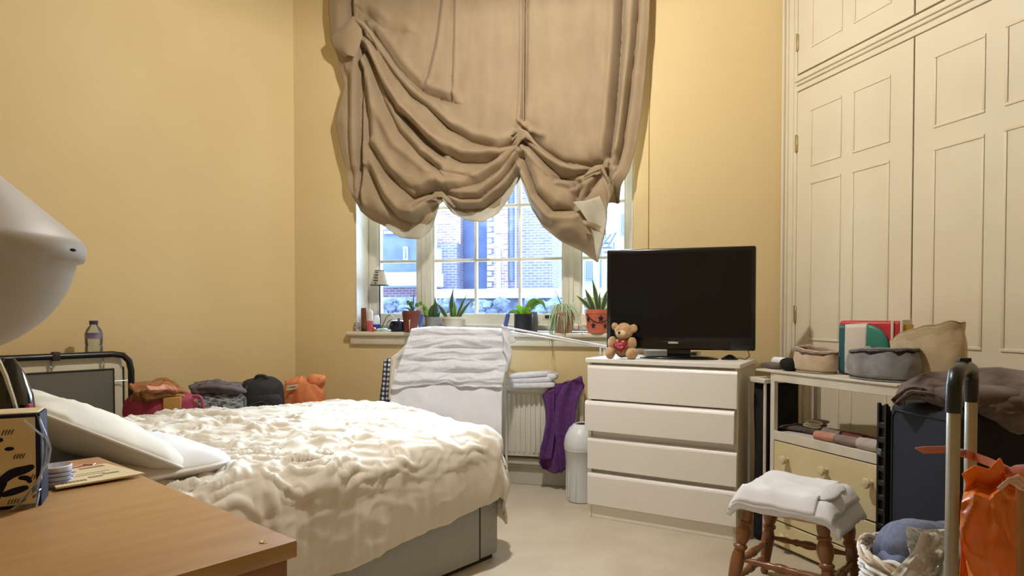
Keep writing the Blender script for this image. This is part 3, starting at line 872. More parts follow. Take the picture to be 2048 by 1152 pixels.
for j in range(9):
    f = -1 + 2 * j / 8; sc_ = sqrt(max(0, 1 - f * f)) * .35 + .65 if abs(f) < 1 else .55
    mb.v += [HM @ V((x * sc_, f * .014, z * sc_)) for x, z in hp]
for j in range(8):
    for i in range(48):
        l = (i + 1) % 48; mb.f.append((j * 48 + i, j * 48 + l, (j + 1) * 48 + l, (j + 1) * 48 + i)); mb.m.append(0)
mb.f.append(tuple(range(48))); mb.f.append(tuple(8 * 48 + i for i in range(48))[::-1]); mb.m += [0, 0]
ht = mb.build('heart', m_red, br, ang=60)
RX = Matrix.Rotation(pi / 2, 4, 'X')
text('lettering', 'Love', .022, HM @ Matrix.Translation(V((-.004, -.0155, .012))) @ RX, m_txt, ht)
text('lettering', 'You', .022, HM @ Matrix.Translation(V((0, -.0155, -.008))) @ RX, m_txt, ht)
mb = MB()
mb.add([HM @ V((.024 + x * .14, -.0150 - d, .020 + z * .14)) for d in (0, .001) for x, z in hp], [tuple(range(48)), tuple(range(48, 96))[::-1]] + [(i, (i + 1) % 48, 48 + (i + 1) % 48, 48 + i) for i in range(48)])
mb.build('small_heart', m_txt, ht, smooth=False)

# ------------------------------------------------------------ waste bin
m_bin = mat('bin_plastic', (226, 228, 230), .35, (220, 222, 224), ns=2)
bc = D(1180, 1003, 4.37); bc = V((bc.x - .045, bc.y + .02, 0))
bn = thing('waste_bin', 'white plastic swing-top bin between radiator and chest', 'bin', bc, CANG)
MB().lathe([(0, 0), (.088, 0), (.095, .008), (.104, .2), (.115, .34), (.119, .345), (.119, .36), (0, .36)], 36, sy=1.25).build('body', m_bin, bn)
MB().lathe([(.120, .36), (.121, .375), (.113, .43), (.090, .48), (.062, .508), (.055, .512), (.05, .50), (0, .49)], 36, sy=1.25).build('lid', m_bin, bn)
MB().soft((0, 0, .502), (.05, .058, .010), 1, 1).build('lid_opening', m_dark, bn)
for k in range(3):
    a = pi + .5 + k * .55
    MB().box((-.004, -.001, .03), (.004, .003, .33), M=Matrix.Translation(V((cos(a) * .104, sin(a) * .13, 0)))).build('rib', m_bin, bn)

# ------------------------------------------------------------ radiator
m_rad = mat('radiator_enamel', (234, 230, 216), .35, (220, 215, 198), ns=2)
RS0, RS1 = .95, S_of(WP(1166, 780, .1))
rd = thing('radiator', 'white ribbed panel radiator under the window sill', 'radiator', W(RS0, 0, .22), WANG)
RL = RS1 - RS0
MB().rbox((0, -.088, 0), (RL, -.035, .488), .008, 2).build('panel', m_rad, rd)
MB().rbox((-.004, -.105, .466), (RL + .004, -.03, .496), .006, 2).build('top_grille', m_rad, rd)
rb = None; n = int(RL / .0365)
for i in range(n):
    x = .02 + i * (RL - .04) / (n - 1)
    if rb is None:
        rb = MB().rbox((-.011, -.1, .03), (.011, -.086, .45), .007, 2).build('rib', m_rad, rd); rb.location = (x, 0, 0)
    else:
        c = rb.copy(); COL.objects.link(c); c.location = (x, 0, 0)
for x in (.12, RL - .12): MB().box((x - .02, -.04, .08), (x + .02, .001, .42)).build('bracket', m_rad, rd)
MB().tube([(RL - .03, -.06, .01), (RL - .03, -.06, -.03), (RL - .03, -.03, -.05), (RL - .03, -.03, -.22)], .0075, 8).build('feed_pipe', m_rad, rd)
MB().tube([(.03, -.06, .01), (.03, -.06, -.03), (.03, -.03, -.05), (.03, -.03, -.22)], .0075, 8).build('feed_pipe', m_rad, rd)

m_towel = mat('white_terry', (247, 248, 254), .95, (236, 238, 246), ns=60, bump=.9, bs=380, sheen=.3, bd=.004)
m_cloth = mat('white_cotton', (242, 243, 250), .9, (235, 236, 244), ns=5, bump=.15, bs=250)
m_purple = mat('purple_terry', (104, 54, 124), .95, (88, 42, 106), ns=40, bump=.6, bs=380, sheen=.12)
# folded white towel on the radiator
ft = thing('folded_towel', 'small folded white towel lying on top of the radiator', 'towel', W(S_of(WP(1066, 780, .09)), .09, .716), WANG + radians(3))
for k, (sx_, sz, ox) in enumerate(((.165, .024, 0), (.16, .022, -.006), (.15, .02, -.012))):
    MB().soft((ox, -.02, .024 + k * .036), (sx_, .075, sz), .45, .35, .004, 12, k + 3, 40, 14, M=Matrix.Rotation(radians(-2 * k - 2), 4, 'Y')).build('fold', m_towel, ft)
MB().soft((.135, -.03, .085), (.045, .06, .028), .7, .6, .008, 20, 8).build('rolled_end', m_towel, ft)
# purple towel hanging on the radiator
pt = thing('purple_towel', 'purple towel hanging off the right end of the radiator', 'towel', W(S_of(WP(1120, 940, .1)), .13, .12), WANG)
f1 = coons([(1084, 790), (1110, 768), (1140, 765), (1160, 752)], [(1086, 938), (1098, 944), (1112, 946), (1132, 940)],
           [(1084, 790), (1092, 815), (1094, 850), (1082, 895), (1079, 925), (1086, 938)], [(1160, 752), (1168, 772), (1150, 800), (1140, 840), (1136, 890), (1132, 940)])
mb = MB().grid(lambda a, b: WP(*f1(a, b), .135) + WN * (.018 * sin(a * 9 + b * 3) + .010 * fbm(a * 4, b * 4, 2, 2) - .02 * (a > .85) * (a - .85) * 6), 40, 60)
mb.build('back_layer', m_purple, pt, w=True, solid=.008, off=0, ang=180)
f2 = coons([(1088, 788), (1096, 782), (1108, 778)], [(1078, 916), (1090, 920), (1103, 917)], [(1088, 788), (1096, 830), (1086, 880), (1078, 916)], [(1108, 778), (1108, 820), (1112, 845), (1103, 917)])
mb = MB().grid(lambda a, b: WP(*f2(a, b), .175) + WN * (.012 * sin(a * 5 + b * 2)), 20, 50)
mb.build('front_layer', m_purple, pt, w=True, solid=.008, off=0, ang=180)
f3 = coons([(1126, 775), (1145, 760), (1164, 752)], [(1122, 945), (1133, 935), (1140, 930)], [(1126, 775), (1112, 800), (1110, 860), (1122, 945)], [(1164, 752), (1167, 775), (1155, 800), (1140, 930)])
mb = MB().grid(lambda a, b: WP(*f3(a, b), .165) + WN * (.016 * sin(a * 7 + b * 2)), 26, 50)
mb.build('side_layer', m_purple, pt, w=True, solid=.008, off=0, ang=180)
mb = MB().soft(WP(1146, 772, .09), (.075, .05, .04), .8, .8, .012, 14, 4)
mb.build('top_fold', m_purple, pt, w=True, ang=180)

# ------------------------------------------------------------ clothes airer with drying linen
m_rod = mat('airer_rod', (236, 236, 234), .35)
m_blue = mat('airer_blue', (72, 92, 150), .45)
YT, YB = 4.56, 4.36
def AY(py): return YT + (YB - YT) * sstep(640, 880, py)
ar = thing('clothes_airer', 'white clothes airer with blue joints in front of the radiator', 'airer', D(905, 900, 4.45) * 1.0, 0)
ar.location.z = 0; TM[ar.name] = Matrix.Translation(ar.location)
def apt(px, py, dy=0):
    return D(px, py, AY(py) + dy)
for px, qx, fl in ((838, 786, -1), (1008, 1000, 1)):
    a = apt(px, 650, .02); b = apt(qx, 860, .02)
    foot = b + (b - a) * (b.z / (a.z - b.z)) if a.z > b.z else b
    foot.z = .008
    MB().tube([a, b, foot], .009, 8).build('leg', m_rod, ar, w=True)
    back = V((a.x + .02 * fl, a.y + .12, 0.008))
    MB().tube([a + V((0, .012, 0)), back], .009, 8).build('leg', m_rod, ar, w=True)
    c = a + V((0, 0, -.05)); d = apt(px + (8 if fl > 0 else 6), 628, .02)
    MB().tube([c, d], .016, 8).build('joint', m_blue, ar, w=True, label='blue plastic joint')
for k in range(9):
    py = 658 + k * 25
    t = (py - 650) / 210
    MB().tube([apt(838 - 52 * t, py, .02), apt(1008 - 8 * t, py, .02)], .005, 6).build('rung', m_rod, ar, w=True)
aE = D(1214, 693, 4.24)
MB().tube([apt(1010, 655, .0), aE], .008, 8).build('wing_rod', m_rod, ar, w=True)
MB().tube([apt(1012, 662, .05), aE + V((0, .06, -.01))], .006, 8).build('wing_rod', m_rod, ar, w=True)
for dx in (-.04, -.015):
    p = aE + V((dx, .02, .015)); MB().tube([p, V((p.x, p.y, CH + .006))], .006, 6).build('clip', m_rod, ar, w=True)

# terry towel over the airer
tw = thing('bath_towel', 'white terry bath towel draped over the airer rungs', 'towel', apt(905, 780, -.04), 0)
g1 = coons([(824, 654), (860, 650), (940, 652), (1012, 655)], [(782, 778), (830, 772), (880, 766), (950, 775), (1004, 774)],
           [(824, 654), (812, 690), (796, 735), (782, 778)], [(1012, 655), (1018, 690), (1012, 735), (1004, 774)])
def tw_fn(a, b):
    x, y = g1(a, b)
    y += 6 * noise.noise(V((a * 9, 0, 3))) * b
    rip = .022 * (abs(sin((y - 646) / 25.0 * pi)) - .5) * sstep(.0, .1, b)
    rip *= .6 + .5 * noise.noise(V((a * 3, b * 5, 1))) + .3
    top = -.05 * (1 - sstep(0, .06, b))
    p = apt(x, y, -.045 - top * .6 - rip + .014 * fbm(a * 5, b * 7, 2, 2) - .01 * ridge(a * 3 + b * 2, b * 9, 2))
    p.z += top * .2
    return p
MB().grid(tw_fn, 90, 90).build('cloth', m_towel, tw, w=True, solid=.008, off=0, ang=180)
# smooth sheet hanging below
shh = thing('hanging_sheet', 'smooth white sheet hanging below the terry towel on the airer', 'sheet', apt(900, 880, -.02), 0)
g2 = coons([(790, 738), (850, 745), (940, 745), (1008, 738)], [(774, 905), (850, 905), (940, 905), (1003, 905)], [(790, 738), (780, 790), (774, 905)], [(1008, 738), (1004, 790), (1003, 905)])
MB().grid(lambda a, b: apt(*g2(a, b), -.03 + .016 * sin(a * 12 + b * 2) * (.3 + b) + .010 * fbm(a * 6, b * 3, 5, 2)), 70, 50).build('cloth', m_cloth, shh, w=True, solid=.005, off=0, ang=180)
# cream cloth on the left edge and over the right corner
dp = thing('drying_cloth', 'cream cloth hanging over the left edge of the airer', 'cloth', apt(795, 800, 0), 0)
g3 = coons([(812, 690), (820, 696)], [(777, 800), (786, 800)], [(812, 690), (796, 706), (782, 716), (777, 800)], [(820, 696), (806, 730), (792, 770), (786, 800)])
MB().grid(lambda a, b: apt(*g3(a, b), -.01 - .02 * sin(a * 6)), 14, 40).build('cloth', m_quilt, dp, w=True, solid=.006, off=0, ang=180)
rc = thing('hand_towel', 'white hand towel folded over the right corner of the airer', 'towel', apt(1015, 740, 0), 0)
g4 = coons([(1002, 652), (1014, 654), (1022, 664)], [(1006, 700), (1016, 720), (1012, 745)], [(1002, 652), (1008, 680), (1006, 700)], [(1022, 664), (1031, 683), (1014, 690), (1024, 708), (1012, 745)])
MB().grid(lambda a, b: apt(*g4(a, b), -.085 + .03 * a + .012 * sin(b * 9)), 18, 36).build('cloth', m_towel, rc, w=True, solid=.008, off=0, ang=180)
# checked shirt
m_plaid = plaidmat('shirt_check', (38, 40, 52), (86, 90, 108), (226, 226, 232), 62)
sh = thing('checked_shirt', 'black and white checked shirt hanging behind the airer', 'shirt', apt(772, 800, .1), 0)
g5 = coons([(768, 722), (776, 717), (784, 715)], [(756, 830), (770, 830), (784, 830)], [(768, 722), (764, 760), (756, 830)], [(784, 715), (786, 760), (784, 830)])
MB().grid(lambda a, b: apt(*g5(a, b), .07 + .015 * sin(a * 7 + b * 3)), 20, 40).build('cloth', m_plaid, sh, w=True, solid=.005, off=0, ang=180)

# ------------------------------------------------------------ white shelf unit with drawers
m_shelf = mat('shelf_paint', (224, 218, 204), .5, (208, 202, 188), ns=5)
m_drw = mat('drawer_cream', (226, 212, 170), .5, (220, 205, 162), ns=3)
m_knob = mat('knob_cream', (222, 208, 168), .35)
SA = G(1538, 1089, 0)
SDV = V((514, -1320, 0)).normalized(); SANG = atan2(SDV.y, SDV.x)
su = thing('shelf_unit', 'white wooden open shelf unit with cream drawers beside the wardrobe', 'shelf unit', SA, SANG)
SL, SD = .76, .33
def shelf_pt(x, y, z): return SA + SDV * x + V((-SDV.y, SDV.x, 0)) * y + V((0, 0, z))
MB().rbox((-.10, -.012, .930), (SL, SD + .01, .942), .003, 1).build('top', m_shelf, su)
MB().rbox((.028, -.004, .885), (SL, .012, .930), .002, 1).build('apron', m_shelf, su)
for x, y in ((0, 0), (SL - .028, 0), (0, SD - .028), (SL - .028, SD - .028)):
    MB().rbox((x, y, 0), (x + .028, y + .028, .930), .002, 1).build('post', m_shelf, su)
MB().rbox((.012, .01, .598), (SL - .01, SD - .005, .612), .002, 1).build('shelf', m_shelf, su)
MB().rbox((.028, -.004, .575), (SL, .012, .622), .002, 1).build('shelf_edge', m_shelf, su)
MB().box((.002, .012, .03), (.012, SD - .012, .6)).build('side_panel', m_shelf, su)
MB().box((SL - .012, .012, .03), (SL - .002, SD - .012, .6)).build('side_panel', m_shelf, su)
for z0, z1 in ((.315, .570), (.150, .308), (.02, .143)):
    d = MB().rbox((.032, -.002, z0), (SL - .03, .014, z1), .003, 1).build('drawer', m_drw, su)
    for x in (.13, .38, .63):
        kz = (z0 + z1) / 2 + (.045 if z0 > .3 else 0)
        MB().lathe([(0, 0), (.012, 0), (.010, .012), (.012, .018), (.021, .026), (.024, .036), (.019, .046), (0, .049)], 20,
                   M=Matrix.Translation(V((x, -.001, kz))) @ Matrix.Rotation(pi / 2, 4, 'X')).build('knob', m_knob, d)
MB().box((.03, .016, .02), (SL - .03, .03, .6)).build('drawer_back', m_dark, su, smooth=False)

# dark bag and white stand between chest and shelf
m_blkcl = mat('black_cloth', (26, 24, 24), .95, (16, 15, 15), ns=14, bump=.4, bs=120)
wpos = shelf_pt(-.082, .12, 0)
ws = thing('corner_stand', 'narrow white stand squeezed between the chest and the shelf unit', 'stand', wpos, SANG)
MB().rbox((-.072, -.15, .868), (.072, .15, .893), .003, 1).build('top', m_shelf, ws)
for x, y in ((-.06, -.135), (.06, -.135), (-.06, .135), (.06, .135)):
    MB().tube([(x, y, 0), (x, y, .868)], .008, 8).build('leg', m_shelf, ws)
bb = thing('black_garment', 'long black garment hanging below the narrow white stand', 'garment', wpos, SANG)
def garm(a, b):
    an = 2 * pi * a
    r = 1 + .05 * sin(an * 7 + b * 2) + .06 * noise.noise(V((cos(an) * 2, sin(an) * 2, b * 3)))
    return V((math.copysign(abs(cos(an)) ** .6, cos(an)) * .060 * r, math.copysign(abs(sin(an)) ** .6, sin(an)) * .125 * r, .012 + .85 * b))
mb = MB().grid(garm, 60, 30, close_u=True)
mb.f.append(tuple(range(30 * 60, 31 * 60))); mb.m.append(0); mb.f.append(tuple(range(60))[::-1]); mb.m.append(0)
mb.build('cloth', m_blkcl, bb, ang=180)

# things on top of the shelf unit
ST = .942
def pouch(name, label, cat, loc, rz, a, b, h, rim, m_out, m_in, tilt=0, group=None, puff=.12, seed=1, m2=None):
    t = thing(name, label, cat, loc, rz, group)
    def fn(u, v):
        an = 2 * pi * u
        hh = h * (1 + rim * cos(an + .4) + .06 * noise.noise(V((cos(an) * 2 + seed, sin(an) * 2, 0))))
        if v < .62:
            q = v / .62
            k = (.88 + puff * sin(q * pi * .9)) * (1 - .10 * q)
            z = .004 + hh * q
            if q < .12: k *= .8 + .2 * q / .12
        elif v < .72:
            q = (v - .62) / .1; k = .90 - .05 * q; z = hh * (1 + .02 * sin(q * pi)) 
        else:
            q = (v - .72) / .28; k = .85 - .1 * q; z = hh * (1 - .75 * q)
        n_ = 1 + .05 * noise.noise(V((cos(an) * 3 + seed, sin(an) * 3, v * 4)))
        return V((cos(an) * a * k * n_, sin(an) * b * k * n_, z + tilt * cos(an) * a))
    nu, nv = 56, 30
    def part(v0, v1, nm, mm):
        MB().grid(lambda u, v: fn(u, v0 + (v1 - v0) * v), nu, nv, close_u=True).build(nm, mm, t, solid=.006, off=-1, ang=180)
    part(0, .66, 'body', m_out); part(.64, .74, 'rim', m2 or m_out); part(.73, 1, 'lining', m_in)
    mb = MB(); mb.lathe([(0, .003), (.86, .003), (.86, .008), (0, .008)], 40); mb.v = [V((v.x * a, v.y * b, v.z)) for v in mb.v]
    mb.build('sole', m_out, t)
    return t
m_bfl = mat('beige_fleece', (206, 184, 156), .95, (188, 164, 136), ns=18, bump=.7, bs=260, sheen=.4, bd=.004)
m_gfl = mat('grey_fleece', (146, 146, 148), .95, (116, 112, 110), ns=10, bump=.6, bs=260, sheen=.4, bd=.004)
m_cfl = mat('cream_fleece', (206, 186, 150), .95, (192, 170, 134), ns=14, bump=.6, bs=240, sheen=.3, bd=.004)
m_bfu = mat('brown_fleece', (98, 80, 72), .95, (78, 62, 54), ns=12, bump=.6, bs=260, sheen=.35, bd=.004)
m_blk = mat('black_lining', (16, 15, 17), .9)
def top_pt(px, off_y, z=ST):
    """point on the shelf unit's depth line off_y seen at picture column px"""
    return PL(px, 700, shelf_pt(0, off_y, 0), V((-SDV.y, SDV.x, 0))) * 1.0
def tp(px, oy, z=ST): p = top_pt(px, oy); return V((p.x, p.y, z))
pouch('fleece_slipper', 'beige fleece slipper boot with dark lining on the shelf unit', 'slipper', tp(1632, .11), SANG + .05, .13, .09, .118, -.10, m_bfl, m_bfu, seed=2, m2=m_cfl)
pouch('fleece_hat', 'grey-blue fleece hat with black lining on the shelf unit', 'hat', tp(1765, .10), SANG + .02, .185, .11, .135, .10, m_gfl, m_blk, seed=5)
pouch('fleece_hood', 'large cream fleece hood standing behind the grey hat', 'hood', tp(1852, .22), SANG + .1, .18, .085, .215, .25, m_cfl, m_cfl, seed=9)
def lens(name, label, cat, c, size, m, rot=(0, 0, 0), e=1):
    t = thing(name, label, cat, c, rot=rot)
    MB().soft((0, 0, size[2]), size, e, e, .004, 20, 3).build('cloth', m, t)
    return t
lens('dark_sock', 'flat dark brown sock on the left end of the shelf unit', 'sock', tp(1552, .10), (.085, .06, .016), m_bfu, (0, 0, SANG), .7)
lens('baseball_cap', 'crumpled black cap beside the beige slipper', 'cap', tp(1581, .06), (.05, .05, .034), m_blkcl, (0, 0, SANG), .8)
lens('black_mitten', 'rounded black mitten lying in front of the nappy pack', 'mitten', tp(1700, .19), (.075, .03, .055), m_blk, (0, 0, SANG), .9)
lens('brown_mitten', 'dark brown mitten sticking out of the beige slipper', 'mitten', tp(1640, .215), (.05, .018, .05), m_bfu, (0, radians(-20), SANG), .9)
mb = MB().lathe([(0, -.05), (.024, -.05), (.026, -.046), (.026, .046), (.024, .05), (.01, .05), (.01, .04), (0, .04)], 24)
mb.v = [(Matrix.Translation(tp(1562, .22) + V((0, 0, .027))) @ Matrix.Rotation(SANG, 4, 'Z') @ Matrix.Rotation(pi / 2, 4, 'Y')) @ v for v in mb.v]
single('paper_roll', mb, m_cloth, 'small white paper roll at the back left of the shelf unit', 'paper roll')

# nappy pack
m_pw = mat('pack_white', (220, 212, 198), .5, (206, 198, 184), ns=5)
m_pg = mat('pack_green', (58, 140, 118), .45, (48, 124, 106), ns=8)
m_pt = mat('pack_teal', (36, 92, 104), .45)
m_pr = mat('pack_red', (196, 48, 52), .45, (180, 40, 46), ns=6)
m_py = mat('pack_yellow', (226, 180, 60), .5)
npk = thing('nappy_pack', 'red, white and green plastic nappy pack on the shelf unit', 'package', tp(1748, .235), SANG + .30)
def pk(x, y, z):   # puffed block
    return V((x, y, z))
W2, D2, H2 = .145, .060, .272
def pkf(mb, x0, x1, y, z0, z1, mi, nx=10, nz=10):
    def fn(a, b):
        x = x0 + (x1 - x0) * a; z = z0 + (z1 - z0) * b
        bul = .010 * cos(x / W2 * pi / 2) * sin(pi * z / H2) + .003 * noise.noise(V((x * 30, z * 30, 1)))
        return V((x, y - bul, z + .012 * (x / W2) * (z / H2)))
    return mb.grid(fn, nx, nz, mi)
mb = MB()
mb.rbox((-W2, -D2 + .004, 0), (W2, D2, H2 - .004), .016, 3)
mb.build('pack', m_pr, npk)
pkf(MB(), -W2 + .004, -W2 + .035, -D2, .008, H2 - .014, 0).build('teal_band', m_pt, npk, solid=.002)
pkf(MB(), -W2 + .034, -.005, -D2 - .0005, .008, H2 - .014, 0).build('white_band', m_pw, npk, solid=.002)
def half(a, b):
    an = -pi / 2 + pi * a; r = .105 * b
    x = -.005 + r * cos(an) * .95; z = .145 + r * sin(an)
    bul = .010 * cos(x / W2 * pi / 2) * sin(pi * z / H2)
    return V((x, -D2 - .0025 - bul, z))
MB().grid(half, 24, 6).build('green_disc', m_pg, npk, solid=.002)
text('mark', '8', .075, Matrix.Translation(V((.004, -D2 - .0148, .118))) @ RX, m_pw, npk)
MB().rbox((W2 - .004, -D2 - .006, .0), (W2 + .006, D2 - .01, H2 + .004), .003, 1).build('edge_seam', m_pw, npk)
MB().rbox((W2 - .045, -D2 - .004, .006), (W2 - .034, -D2 + .004, H2 - .004), .002, 1).build('edge_seam', m_pw, npk)
MB().rbox((W2 + .004, -D2 + .01, .01), (W2 + .016, D2 - .02, H2 - .02), .003, 1).build('yellow_end', m_py, npk)

# things on the middle shelf
MS = .6125
m_sgr = mat('sock_grey', (150, 136, 130), .95, (128, 114, 108), ns=20, bump=.5, bs=300)
m_sdk = mat('sock_dark', (92, 78, 74), .95, (72, 60, 56), ns=20, bump=.5, bs=300)
m_spk = mat('sock_pink', (206, 152, 132), .95, (190, 134, 116), ns=20, bump=.5, bs=300)
m_srd = mat('sock_red', (128, 66, 70), .95, (110, 54, 58), ns=20, bump=.5, bs=300)
m_scr2 = mat('sock_cream', (206, 192, 164), .95, (190, 176, 148), ns=20, bump=.5, bs=300)
m_slt = mat('sock_light', (196, 184, 176), .95, (178, 166, 158), ns=20, bump=.5, bs=300)
def rolled(name, label, cat, p, L, r, m, rz, flat=.7, group=None):
    t = thing(name, label, cat, p, rz, group)
    # spiral roll of cloth seen end-on plus a soft body
    def fn(a, b):
        an = a * 2 * pi
        x = (b - .5) * L
        k = 1 - .25 * abs(b - .5) ** 2
        rr = r * k * (1 + .07 * noise.noise(V((cos(an) * 2, sin(an) * 2, b * 5 + r * 90))))
        return V((x, cos(an) * rr, max(0.0, r * flat + sin(an) * rr * flat)))
    mb = MB().grid(fn, 24, 16, close_u=True)
    mb.f.append(tuple(range(24))[::-1]); mb.m.append(0); mb.f.append(tuple(16 * 24 + i for i in range(24))); mb.m.append(0)
    mb.build('roll', m, t)
    P = []
    for i in range(22):
        an = i / 21 * 2.6 * 2 * pi; q = r * (.85 - .028 * i)
        P.append((-L / 2 - .002, cos(an) * q, r * flat + sin(an) * q * flat))
    MB().tube(P, .003, 5).build('edge', m, t)
    return t
g = 'rolled socks on the middle shelf'
def ms(px, oy): return tp(px, oy, MS)
rolled('folded_cloth', 'flat dark brown folded cloth on the left of the middle shelf', 'cloth', ms(1585, .14), .16, .055, m_sdk, SANG + .3, .25)
rolled('folded_cloth', 'dark grey folded cloth behind the cream socks', 'cloth', ms(1612, .20), .15, .05, m_sdk, SANG + .1, .3)
for k in range(2):
    t = thing('cream_sock', ('upper' if k else 'lower') + ' of two cream folded socks at the back of the middle shelf', 'sock', ms(1630 + k * 4, .17) + V((0, 0, .03 + k * .021)), SANG + .2, g)
    P = []
    for i in range(21):
        an = 2 * pi * i / 20
        P.append((cos(an) * .048, -.02, .012 + sin(an) * .0075))
    MB().tube(P, .0045, 6).build('edge', m_scr2, t)
    MB().soft((0, .02, .012), (.044, .045, .009), .6, .5, .002, 20, k).build('roll', m_sgr, t)
bsock = MB().soft((0, 0, .015), (.06, .05, .016), .6, .5, .003, 20, 7)
t = thing('folded_cloth', 'small grey folded cloth under the cream socks', 'cloth', ms(1632, .17), SANG + .2); bsock.build('cloth', m_sdk, t)
rolled('rolled_sock', 'grey rolled sock right of the cream socks', 'sock', ms(1668, .16), .10, .034, m_sgr, SANG + .15, .7, g)
rolled('rolled_sock', 'dark red rolled sock at the back of the middle shelf', 'sock', ms(1712, .17), .11, .036, m_srd, SANG + .1, .65, g)
rolled('rolled_sock', 'dull red rolled sock beside the suitcase', 'sock', ms(1752, .19), .10, .034, m_srd, SANG - .1, .6, g)
rolled('rolled_sock', 'pink rolled sock at the front of the middle shelf', 'sock', ms(1655, .065), .11, .030, m_spk, SANG + .25, .75, g)
rolled('rolled_sock', 'beige grey rolled sock right of the pink one', 'sock', ms(1700, .065), .13, .032, m_sgr, SANG + .18, .75, g)
rolled('rolled_sock', 'pale grey rolled sock nearest the suitcase', 'sock', ms(1742, .06), .10, .036, m_slt, SANG + .1, .8, g)
mb = MB().rbox((-.06, -.03, 0), (.06, .03, .006), .002, 1)
M_ = Matrix.Translation(ms(1742, .016 + .02)) @ Matrix.Rotation(SANG, 4, 'Z'); mb.v = [M_ @ v for v in mb.v]

# ------------------------------------------------------------ suitcases
m_navy = mat('case_navy', (30, 36, 52), .85, (25, 31, 46), ns=300, bump=.3, bs=500)
m_cblk = mat('case_black', (14, 14, 17), .55, (10, 10, 13), ns=40)
m_cblk2 = mat('case_black_fabric', (17, 17, 20), .9)
P1 = D(1779, 850, 2.50); P1.z = 0
CDV = V((224, -1320, 0)).normalized(); CSA = atan2(CDV.y, CDV.x)
cs = thing('large_suitcase', 'large navy upright suitcase in front of the shelf unit', 'suitcase', P1, CSA)
# x towards the camera, y to the right (room side is -y)
HZ = PL(1787, 798, P1, V((0, 1, 0))).z
MB().rbox((0, 0, .05), (.34, .46, HZ), .035, 4).build('shell', m_cblk2, cs)
MB().rbox((.012, -.012, .07), (.328, .03, HZ - .012), .028, 4).build('front_pocket', m_navy, cs)
MB().tube([(.03, -.013, .09), (.03, -.013, HZ - .06), (.045, -.013, HZ - .035), (.32, -.013, HZ - .035)], .004, 6).build('zip', m_cblk, cs)
for k, (x, y) in enumerate(((.04, .05), (.3, .05), (.04, .41), (.3, .41))):
    MB().lathe([(0, -.014), (.024, -.014), (.027, -.008), (.027, .008), (.024, .014), (0, .014)], 16, M=Matrix.Translation(V((x, y, .027))) @ Matrix.Rotation(pi / 2, 4, 'X')).build('wheel', m_cblk, cs)
    MB().box((x - .012, y - .02, .03), (x + .012, y + .02, .056)).build('wheel_mount', m_cblk, cs)
# black vented crate behind the suitcase
cr = thing('plastic_crate', 'black slotted plastic crate standing on end behind the suitcase', 'crate', P1 - CDV * .055, CSA)
MB().box((0, .012, 0), (.048, .34, .012)).build('panel', m_cblk, cr)
for x in (0.002, .040): MB().rbox((x - .002, -.012, 0), (x + .008, .004, HZ - .02), .003, 1).build('rail', m_cblk, cr)
for k in range(15):
    z = .02 + k * .056
    if z < HZ - .06: MB().rbox((.0, -.010, z), (.046, .002, z + .024), .004, 1).build('slat', m_cblk, cr)
MB().rbox((.0, .002, .004), (.046, .012, HZ - .03), .002, 1).build('panel', m_cblk2, cr)
MB().rbox((.004, .012, .012), (.044, .33, HZ - .05), .004, 1).build('panel', m_cblk2, cr)
mb = MB().rbox((.0, -.016, .70), (.03, -.006, .725), .003, 1); mb.build('latch', mat('latch_grey', (96, 106, 112), .3), cr)

# brown fleece blanket over the suitcase
fb = thing('fleece_blanket', 'brown fleece blanket bundled on top of the navy suitcase', 'blanket', P1 + CDV * .2 + V((0, 0, HZ)), 0)
bt = coons([(1784, 806), (1800, 768), (1850, 745), (1930, 736), (2000, 734), (2090, 748)], [(1800, 800), (1845, 800), (1900, 835), (1960, 868), (2020, 872), (2090, 860)],
           [(1784, 806), (1790, 808), (1800, 800)], [(2090, 748), (2094, 800), (2090, 860)])
def fbl(a, b):
    x, y = bt(a, b)
    th = pi * b
    yd = 2.43 - .26 * a - .12 * sin(th) * (.4 + a) + .10 * (1 - b) * a + .02 * fbm(a * 6, b * 4, 3, 3) + .018 * sin(a * 14 - b * 7)
    return D(x, y, yd)
MB().grid(fbl, 70, 40).build('cloth', m_bfu, fb, w=True, solid=.02, off=1, ang=180)
mb = MB().soft(P1 + CDV * .22 + V((.20, .02, HZ + .045)), (.20, .17, .045), .8, .7, .02, 7, 4)
mb.build('bundle', m_bfu, fb, w=True)

# trolley suitcase in front: body below the frame, telescopic handle
m_alu = mat('handle_aluminium', (176, 170, 158), .32, (168, 162, 150), ns=2, stretch=(1, 1, .05), metal=.85)
m_grip = mat('handle_grip', (20, 20, 24), .35)
Q1 = D(1906, 900, 1.50); Q2 = D(1941, 900, 1.68)
tr = thing('trolley_case', 'small trolley case with raised aluminium handle and black grip', 'suitcase', V(((Q1.x + Q2.x) / 2 + .12, (Q1.y + Q2.y) / 2 - .03, 0)), 0)
TZ0 = tr.location.copy()
gz = D(1906, 742, 1.50).z
qd = (Q2 - Q1); qd.z = 0; qa = atan2(qd.y, qd.x)
Mt = Matrix.Translation(TZ0) @ Matrix.Rotation(qa, 4, 'Z'); Mti = Mt.inverted()
BZ = .44
ctr = V(((Q1.x + Q2.x) / 2, (Q1.y + Q2.y) / 2, 0))
perp = V((qd.y, -qd.x, 0)).normalized()
Mb = Matrix.Translation(ctr + perp * .135) @ Matrix.Rotation(qa, 4, 'Z')
MB().rbox((-.19, -.12, .045), (.19, .12, BZ), .03, 3, M=Mb).build('shell', m_cblk2, tr, w=True)
MB().rbox((-.15, .12, .06), (.15, .15, BZ - .02), .008, 2, M=Mb).build('back_panel', m_cblk, tr, w=True)
